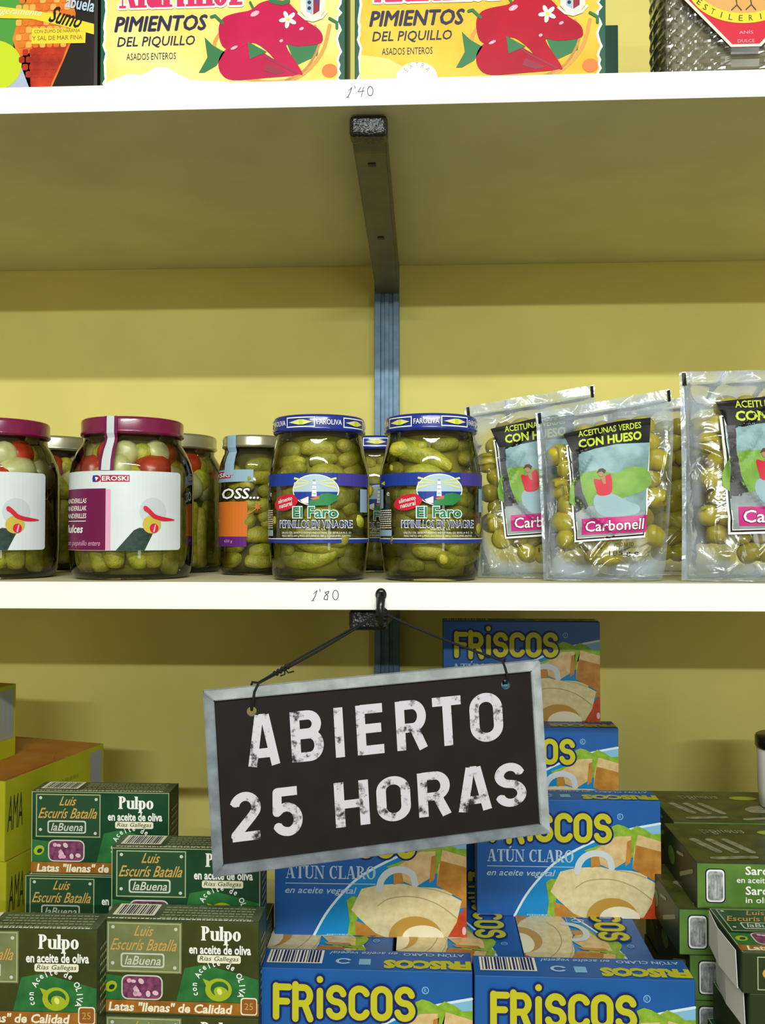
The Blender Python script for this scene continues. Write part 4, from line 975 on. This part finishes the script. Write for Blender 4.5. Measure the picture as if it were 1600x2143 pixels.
far = at(217, 1568, .262); near = at(0, 1655, .09)
rzy = -math.atan2(far.x - near.x, .262 - .09)
def yplace(o, dx, dy, z, rz):
    # far right corner of the pack goes to (far.x+dx, .262+dy)
    R = Matrix.Rotation(rz, 3, 'Z'); c = R @ Vector((YW / 2, YD, 0)); o.location = (far.x + dx - c.x, .262 + dy - c.y, z); o.rotation_euler = (0, 0, rz)
yplace(yc, 0, 0, Z_LOW + 2 * YH, rzy)
for k, (dx, dy, lb) in enumerate(((-.004, -.004, 'bottom yellow carton of the left stack'), (.002, .0, 'yellow carton third from the top of the left stack'))):
    o = clone(yc, lb, (0, 0, 0)); yplace(o, dx, dy, Z_LOW + k * YH, rzy)
o = clone(yc, 'highest yellow carton, mostly outside the left edge, casting shade on the wall', (0, 0, 0)); yplace(o, at(31, 1540, .2).x - far.x, -.06, Z_LOW + 3 * YH, rzy + .03)

# ------------------------------------------------------------------ top shelf packs
ZT = Z_UP + .025
PWID = at(722, 90, .02).x - at(210, 90, .02).x
def make_peppers(label, pale):  # pale: print colours lightened and pinkened to paint in overexposure
    w, h, d = PWID, .20, .06
    t = thing('pepper_carton', label, 'carton', (0, 0, 0), 0, 'yellow pepper cartons')
    # photo units: left 210..722 wide, rows measured at the front plane
    zy = lambda y: at(466, y, .02).z - ZT
    k = w / 512.0
    a = Art(lambda x: (x - 210) * k, zy)
    r = random.Random(2)
    L = [(218, 176)]; 
    pts = []
    y = 178
    left = []; right = []
    while y > -300:
        left.append((217 + r.uniform(-1, 6), y)); right.append((712 + r.uniform(-7, 2), y)); y -= 9
    a.poly([(215, 179)] + [(p[0] - 2, p[1]) for p in left] + [(p[0] + 2, p[1]) for p in reversed(right)] + [(714, 179)], 'pepper_white', 1)
    a.poly([(222, 178)] + [(p[0] + 3, p[1]) for p in left] + [(p[0] - 3, p[1]) for p in reversed(right)] + [(710, 178)], 'pepper_pale' if pale else 'pepper_yellow', 2)
    a.poly([(216, 179), (220, 168), (270, 150), (300, 152), (330, 137), (352, 139), (372, 152), (400, 166), (480, 172), (500, 179)], 'pepper_white', 3) if pale else a.poly([(222, 178), (222, 120), (280, 130), (330, 160), (380, 178)], 'pepper_pale', 3)  # pale variant's lower edge painted white as if overlit
    # basket rim, leaves, peppers
    a.line(smooth([(470, 60), (450, 95), (470, 140), (540, 172), (620, 168), (672, 120), (690, 60)], False), 8, 'basket', 3); a.line(smooth([(660, 60), (668, 100), (640, 150), (600, 172)], False), 5, 'crust', 4)
    a.poly([(430, 78), (448, 96), (472, 110), (455, 138), (430, 152), (418, 152), (436, 120)], 'leaf_dark', 5); a.poly([(600, 92), (672, 84), (665, 122), (620, 142)], 'leaf_dark', 4); a.poly([(520, 90), (560, 112), (525, 126)], 'leaf_dark', 7)
    def pep(pts, m, l): a.poly(smooth(pts), m, l)
    pep([(461, 80), (460, 55), (470, 38), (492, 30), (525, 24), (545, 10), (570, 4), (600, 8), (616, 22), (640, 48), (668, 68), (676, 86), (668, 98), (625, 102), (600, 100), (630, 150), (630, 161), (590, 142), (560, 110), (530, 92), (495, 106), (470, 100)], 'pepper_red_overlit' if pale else 'pepper_red', 6)
    pep([(459, 130), (470, 108), (492, 98), (525, 92), (560, 118), (600, 142), (628, 160), (560, 166), (490, 169), (465, 155)], 'pepper_red_overlit' if pale else 'pepper_red', 5)
    a.line([(528, 98), (560, 124), (600, 146), (622, 158)], 4, 'pepper_dark', 6); a.poly([(560, 136), (600, 155), (580, 160), (552, 150)], 'pepper_dark', 6)
    for x, y, rx, ry in ((535, 32, 10, 5), (492, 102, 8, 3), (590, 90, 4, 3), (632, 66, 5, 3)): a.ell(x, y, rx, ry, 'pepper_shine', 8, rot=-25, n=12)
    a.line([(525, 8), (531, 20)], 5, 'leaf_dark', 8); a.line([(568, 6), (590, 12), (604, 8)], 9, 'leaf_dark', 8); a.line([(444, 36), (452, 34), (468, 50)], 6, 'leaf_dark', 8); a.line([(690, 46), (705, 55), (705, 66)], 6, 'leaf_dark', 8)
    for q_ in range(5): a.ell(604 + 10 * math.cos(q_ * 1.2566 + .5), 46 + 10 * math.sin(q_ * 1.2566 + .5), 9, 4.5, 'pepper_white', 9, rot=math.degrees(q_ * 1.2566 + .5), n=10)
    a.ell(604, 46, 4, 4, 'ribbon', 10, n=10)
    # crest
    a.poly([(628, -30), (682, -30), (680, 30), (668, 46), (656, 52), (644, 46), (630, 30)], 'cream', 8); a.poly([(640, -20), (655, -20), (655, 38), (642, 30)], 'strip_blue', 9); a.poly([(656, -20), (671, -20), (669, 30), (656, 38)], 'pepper_dark', 9)
    for yy in (0, 12, 24): a.ell(648, yy, 4, 4, 'ink_navy', 10, n=8)
    a.line([(658, 2), (668, 18)], 3, 'navy', 10); a.line([(626, 34), (640, 46), (656, 50), (674, 44), (684, 32)], 5, 'cream', 9)
    a.ell(690, 154, 16, 14, 'orange', 5); 
    if not pale:
        a.poly(arc(338, 170, 42, 32, 0, 360, 24)[:-1], 'pepper_white', 4)
        a.arctext('EXTRA', 338, 174, 30, 150, 30, 10, 'grey', 5, off=0)
    a.text('DEL PIQUILLO', 246, 73, 410, 97, 'ink_navy', 5, off=.008, shear=.18); a.text('ASADOS ENTEROS', 266, 108, 370, 122, 'ink_navy', 5, off=-.005)
    side = Art()
    def ex(mb): a.build(mb, front(w))
    carton_body(t, w, h, d, {}, 'pepper_green', ex)
    l = Art(lambda x: (x - 210) * k, zy)
    for dx, dy in ((-1.3, 0), (1.3, 0), (0, 1), (0, -1)): l.text('PIMIENTOS', 241 + dx, 31 + dy, 435 + dx, 62 + dy, 'ink_navy', 6, shear=.22)
    part_from_art(l, 'title_lettering', front(w), t)
    m = Art(lambda x: (x - 210) * k, zy)
    g = serif_text('Martinez', .24)
    for dx, dy in ((-4, 0), (4, 0), (0, 4), (0, -4), (3, 3), (-3, 3), (3, -3), (-3, -3)): m.fit(g, 250 + dx, -58 + dy, 511 + dx, 13 + dy, 'pepper_white', 7, base=(0, 1))
    m.fit(g, 250, -58, 511, 13, 'brand_rose', 8, base=(0, 1))
    part_from_art(m, 'brand_lettering', front(w), t)['label'] = 'rose serif lettering with white outline'
    return t
p1 = make_peppers('yellow pepper carton with painted-in overlit white lower edge, beside the corn snack pack', True)
p2 = make_peppers('deeper yellow pepper carton with white oval stamp on the top shelf', False)
place(p1, LX(210, 90, .02), PWID, .02, ZT); place(p2, LX(742, 90, .022), PWID, .022, ZT)
gx = at(1293, 100, .16)
t = thing('dark_green_carton', 'plain dark green carton peeping out behind the right pepper carton', 'carton', (gx.x - .06, .16, ZT))
mb = MB(); mb.box(-.06, .06, 0, .05, 0, at(1290, 52, .16).z - ZT, 'dark_green', bev=.0007); mb.done('carton', t, normals=False)

# corn snack pack
w, h, d = .20, .22, .05
cx_ = LX(207, 100, .03) - w
t = thing('corn_snack_pack', 'dark snack pack with orange corn cob picture at the left of the top shelf', 'snack pack', (cx_ + w / 2, .028, ZT))
mb = MB(); mb.box(-w / 2, w / 2, 0, d, 0, h, 'snack_black', bev=.004); mb.done('pack', t, normals=False)
zy = lambda y: at(100, y / 2, .028).z - ZT
k_ = w / (at(207, 100, .028).x - at(207 - 100, 100, .028).x) / w
a = Art(lambda x: w - (412 - x) / 2 * (at(207, 100, .028).x - at(107, 100, .028).x) / 100 * 1.0 - .003, zy)
a.poly([(-90, -200), (140, -200), (110, 60), (70, 180), (60, 400), (-90, 400)], 'snack_green', 1); a.ell(-20, 270, 126, 108, 'snack_lime', 3)
a.poly([(100, 40), (160, -60), (300, -60), (330, 60), (320, 160), (280, 260), (230, 372), (140, 372), (90, 240), (66, 160)], 'corn', 2)
a.poly([(150, 190), (300, 180), (280, 240), (235, 340), (225, 376), (145, 376), (140, 280)], 'corn_red', 3); a.poly([(64, 250), (140, 220), (150, 376), (40, 376)], 'foil_blue', 2)
r = random.Random(5)
for j in range(12):
    for i in range(8):
        x = 92 + i * 29 + (j % 2) * 14; y = -30 + j * 31
        if x < 80 + max(0, y - 160) * .25 or x > 318 - max(0, y - 120) * .45: continue
        a.rrect(x - 12, y - 13, x + 12, y + 13, 7, 'corn_red' if y > 190 else ('corn', 'corn_pale')[r.random() < .4], 4)
a.poly([(-90, 20), (0, 22), (120, 40), (250, 62), (408, 108), (408, 152), (300, 120), (150, 80), (0, 72), (-90, 76)], 'ribbon', 6); a.poly([(148, 118), (374, 128), (372, 186), (146, 184)], 'ribbon', 5)
a.text('Sumo', 222, 40, 360, 112, 'snack_black', 7, off=.02, shear=.4, rot=-14); a.text('ligeramente', 0, 34, 190, 70, 'cream', 7, shear=.4, rot=-5)
a.text('CON ZUMO DE NARANJA', 158, 126, 350, 144, 'band_orange', 6); a.text('Y SAL DE MAR FINA', 150, 152, 360, 170, 'band_orange', 6); a.text('abuela', 290, -6, 412, 48, 'steel_text', 6, off=.02, rot=-12)
part_from_art(a, 'front_print', front(w), t)

# cut glass bottle
gb = LX(1535, 100, .06); 
t = thing('liquor_bottle', 'cut glass bottle with red diamond label at the right of the top shelf', 'bottle', (gb, .066, ZT))
HW, HD = at(1535, 100, .06).x - at(1367, 100, .06).x, .036
def bottle_pt(a, z, h=0.0, quilt=True):
    ca, sa = math.cos(a), math.sin(a); e = 2 / 4.0
    x = HW * abs(ca) ** e * (1 if ca > 0 else -1); y = HD * abs(sa) ** e * (1 if sa > 0 else -1)
    sh = 1.0 if z < .15 else max(.16, 1 - ((z - .15) / .05) ** 1.6 * .84)
    if z < .006: sh *= .95 + .05 * (z / .006)
    n = Vector((x / HW ** 2 * 1.0, y / HD ** 2, 0)).normalized()
    qd = 0
    if quilt and .004 < z < .16:
        s1_ = abs(((x * 1.0 + z) / .013) % 1 - .5); s2_ = abs(((x * 1.0 - z) / .013) % 1 - .5); qd = -(.5 - min(s1_, s2_)) * .005
    return Vector((x * sh, y * sh, z)) + n * (qd + h)
mb = MB(); NA, NZ = 220, 120; rows = []
zsq = [k * .002 for k in range(100)] + [.21, .23, .26, .28]
for z in zsq: rows.append([mb.bm.verts.new(bottle_pt(2 * PI * k / NA, z)) for k in range(NA)])
for A, B in zip(rows, rows[1:]):
    for k in range(NA): mb.bm.faces.new((A[k], A[(k + 1) % NA], B[(k + 1) % NA], B[k]))
mb.bm.faces.new(rows[0]); mb.bm.faces.new(rows[-1]); mb.mi('cut_glass'); mb.done('glass_body', t)
mat('liquor', (132, 126, 104), 0.15, 0.5)
mb = MB(); mb.box(-HW * .93, HW * .93, -HD * .7, HD * .7, .006, .15, 'liquor', bev=.010); mb.done('liquor', t)
mb = MB(); mb.lathe([(.017, .281), (.017, .305), (.015, .307)], 'badge_red', 32); mb.done('cap', t)
sc = (at(1535, 50, .03).x - at(1435, 50, .03).x) / 100 / 2
zl = lambda y: at(1535, y / 2, .03).z - ZT
a = Art(lambda x: (x - 1470) * sc, zl)
a.poly([(1200, -20), (1408, 198), (1534, 198), (1742, -20), (1742, -150), (1200, -150)], 'cream', 1); a.poly([(1216, -20), (1414, 187), (1528, 187), (1726, -20), (1726, -150), (1216, -150)], 'badge_red', 2)
rb = stroke(arc(1470, -70, 225, 150, 0, 180, 26), 42); a.polys(rb, 'ribbon', 4); a.poly(arc(1470, -70, 200, 130, 0, 180, 26), 'label_tan', 3)
txt = 'DESTILERIAS M.'
for i, ch in enumerate(txt):
    if ch == ' ': continue
    an = 165 - 150 * (i + .5) / len(txt); x = 1470 + 225 * math.cos(math.radians(an)); y = -70 + 150 * math.sin(math.radians(an)) 
    hw_ = 2 if ch in 'I.' else 8; a.fit(font_tris(ch, 0), x - hw_, y + (7 if ch == '.' else -12), x + hw_, y + 12, 'pulpo_side', 5, rot=(90 - an) * .6)
for dx in (-40, 20): a.line([(1470 + dx, -10), (1474 + dx, 24), (1452 + dx, 44)], 5, 'art_hair', 5); a.line([(1474 + dx, 24), (1492 + dx, 46)], 5, 'art_hair', 5)
a.text('ANÍS', 1442, 130, 1500, 146, 'pink', 4); a.text('DULCE', 1436, 168, 1506, 182, 'pink', 4)
part_from_art(a, 'label', lambda u, v, hh: (u, -HD - .0005 - hh, v), t)

# ------------------------------------------------------------------ open sign hanging from the shelf edge
SGW, SGH = .2979, .1552
t = thing('hanging_sign', 'black open-hours sign with grey frame hanging askew from the middle shelf', 'sign', (-.0356, -.030, -.1561))
yaw_, rol_ = .2340, .0590
t.rotation_euler = (Matrix.Rotation(yaw_, 3, 'Z') @ Matrix.Rotation(-rol_, 3, 'Y')).to_euler()
hw, hh = SGW / 2, SGH / 2; fwid = .0088; TH_ = .008
holes = [(-.1095, .0565), (.1165, .0585)]
# board with two drilled holes
mb = MB(); nb = 20
def board_face(y, flipf):
    b2 = bmesh.new()
    outer = [(-hw + fwid, -hh + fwid), (hw - fwid, -hh + fwid), (hw - fwid, hh - fwid), (-hw + fwid, hh - fwid)]
    ed = []
    loops = [outer] + [[(hx + .0042 * math.cos(2 * PI * k / nb), hz + .0042 * math.sin(2 * PI * k / nb)) for k in range(nb)] for hx, hz in holes]
    for lp in loops:
        vs = [b2.verts.new((x, y, z)) for x, z in lp]
        for i in range(len(vs)): ed.append(b2.edges.new((vs[i], vs[(i + 1) % len(vs)])))
    bmesh.ops.triangle_fill(b2, use_beauty=True, use_dissolve=False, edges=ed)
    return b2
mb.mi('slate'); mb.add(board_face(-.001, False)); mb.add(board_face(.003, True))
for hx, hz in holes:
    c = [(hx + .0042 * math.cos(2 * PI * k / nb), hz + .0042 * math.sin(2 * PI * k / nb)) for k in range(nb)]
    for k in range(nb):
        (x0, z0), (x1, z1) = c[k], c[(k + 1) % nb]; mb.face([(x0, -.001, z0), (x1, -.001, z1), (x1, .003, z1), (x0, .003, z0)], 'frame_grey')
mb.done('board', t)
def rail(pts, m):
    mb = MB(); f = [(x, -.0045, z) for x, z in pts]; bk = [(x, .005, z) for x, z in pts]
    mb.face(f, m); mb.face(bk[::-1], m)
    for k in range(4): mb.face([f[k], bk[k], bk[(k + 1) % 4], f[(k + 1) % 4]], m)
    bmesh.ops.remove_doubles(mb.bm, verts=mb.bm.verts, dist=1e-7); bmesh.ops.bevel(mb.bm, geom=list(mb.bm.edges), offset=.0008, segments=2, affect='EDGES'); mb.done('frame_rail', t)
i_ = fwid
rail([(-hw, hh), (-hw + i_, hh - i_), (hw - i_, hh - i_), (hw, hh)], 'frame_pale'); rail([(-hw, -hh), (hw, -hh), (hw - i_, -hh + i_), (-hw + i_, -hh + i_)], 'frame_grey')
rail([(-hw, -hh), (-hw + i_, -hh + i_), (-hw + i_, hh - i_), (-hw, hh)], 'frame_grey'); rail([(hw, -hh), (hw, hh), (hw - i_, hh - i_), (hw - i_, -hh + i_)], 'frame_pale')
a = Art(); st = .18
def line_of(word, xs, z0, z1):
    """xs: left and right of each letter, in metres on the board"""
    for ch, (xa, xb) in zip(word, xs):
        ps = []
        wscale = (z1 - z0)
        for s_ in SG[ch][1]: ps += stroke(s_, .185, 'butt')
        X = [p[0] for f in ps for p in f]; lo, hi = min(X), max(X)
        for f in ps: a.poly([(xa + (p[0] - lo) / (hi - lo) * (xb - xa), z0 + p[1] * wscale) for p in f], 'chalk', 1)
def tosign(px, py):
    """photo pixel -> board coordinates"""
    d = _F + _R * ((px - 800) / FPX) + _U * ((1071.5 - py) / FPX)
    Rm = t.rotation_euler.to_matrix(); n = Rm @ Vector((0, 1, 0)); o0 = Vector(t.location)
    k = (o0 - CAM).dot(n) / d.dot(n); p = Rm.transposed() @ (CAM + d * k - o0); return p.x, p.z
l1 = [(515, 582), (607, 675), (699, 718), (745, 801), (828, 892), (906, 966), (983, 1052)]
l2 = [(481, 546), (570, 632)]; l2b = [(699, 771), (787, 858), (874, 942), (957, 1027), (1036, 1101)]
def bx(l, y): return [(tosign(p, y)[0], tosign(q_, y)[0]) for p, q_ in l]
zt, zb = tosign(785, 1475)[1], tosign(785, 1575)[1]
line_of('ABIERTO', bx(l1, 1525), zb - .0005, zt + .001)
zt2, zb2 = tosign(735, 1634)[1], tosign(735, 1728)[1]
line_of('25', bx(l2, 1700), zb2 - .001, zt2 + .001); line_of('HORAS', bx(l2b, 1670), zb2, zt2)
part_from_art(a, 'chalk_lettering', lambda u, v, h: (u, -.001 - h, v), t)['label'] = 'worn white painted letters'
# cord through the holes up to the hook
RmT = t.rotation_euler.to_matrix().transposed(); o0 = Vector(t.location)
hook = at(797, 1300, -.008); K = RmT @ (Vector((hook.x, -.008, hook.z + .008)) - o0)
mb = MB()
for (hx, hz), sgn in zip(holes, (-1, 1)):
    A = Vector((hx, .001, hz)); T = Vector((hx + .003 * (1 if sgn < 0 else -.3), -.0052, hh - .004)); T2 = Vector((hx + .007 * (1 if sgn < 0 else -.4), -.0045, hh + .003))
    pts = [Vector((hx, .006, hz)), Vector((hx, -.0025, hz + .0015)), Vector((hx + .001, -.005, hz + .006)), T, T2]
    for k in range(1, 9):
        p = T2.lerp(K, k / 8); p.z -= math.sin(PI * k / 8) * .002; pts.append(p)
    mb.tube(pts, .0011, 'cord_black', 8)
    back = [Vector((hx, .006, hz)), Vector((hx, .0068, hh - .004)), Vector((hx + .002, .003, hh + .003)), T2]
    mb.tube(back, .001, 'cord_black', 8)
    if sgn < 0:
        d0 = K - T2
        for f_ in (.13, .16, .19, .22): 
            c = T2 + d0 * f_; mb.tube([c + Vector((-.0018, -.001, .0018)), c + Vector((.002, -.0012, -.0016))], .0011, 'cord_black', 6)
        c = T2 + d0 * .2; mb.tube([c, c + Vector((.003, -.002, -.004)), c + Vector((.008, -.002, -.003))], .0007, 'cord_black', 6)
        mb.tube([c, c + Vector((.0, -.002, -.005)), c + Vector((-.004, -.002, -.006))], .0007, 'cord_black', 6)
        mb.tube([T2 + Vector((-.001, 0, 0)), T2.lerp(K, .12) + Vector((0, -.0015, .001)), T2.lerp(K, .3) + Vector((0, -.001, .0014)), K], .0009, 'cord_black', 6)
# knot
for q_ in range(5):
    c = K + Vector((0, -.001, -.002 * q_ + .002)); mb.tube([c + Vector((.0042 * math.cos(k * PI / 5), .0038 * math.sin(k * PI / 5), .0016 * math.sin(k * PI / 5 + q_))) for k in range(10)], .0013, 'cord_black', 6, closed=True)
mb.done('cord', t)['label'] = 'black knotted cord'
# hook
hk = at(797, 1246, 0)
t = thing('cup_hook', 'small black hook fixed in the white shelf edge above the sign', 'hook', (hk.x, 0, hk.z))
mb = MB(); mb.tube([(0, .001, .0), (0, -.004, .0), (0, -.009, -.003), (0, -.013, -.010), (0, -.0125, -.019), (0, -.0085, -.0255), (0, -.004, -.0265), (0, -.0015, -.0235)], [.0038, .0040, .0042, .0038, .0034, .0030, .0026, .0022], 'black_plastic', 14); mb.done('hook', t)
mb = MB(); b2 = bmesh.new(); bmesh.ops.create_uvsphere(b2, u_segments=18, v_segments=12, radius=1)
for v in b2.verts: v.co = (v.co.x * .0052, v.co.y * .003 - .002, v.co.z * .0058 + .001)
for f in b2.faces: f.smooth = True
mb.mi('black_plastic'); mb.add(b2); mb.done('hook_plate', t)
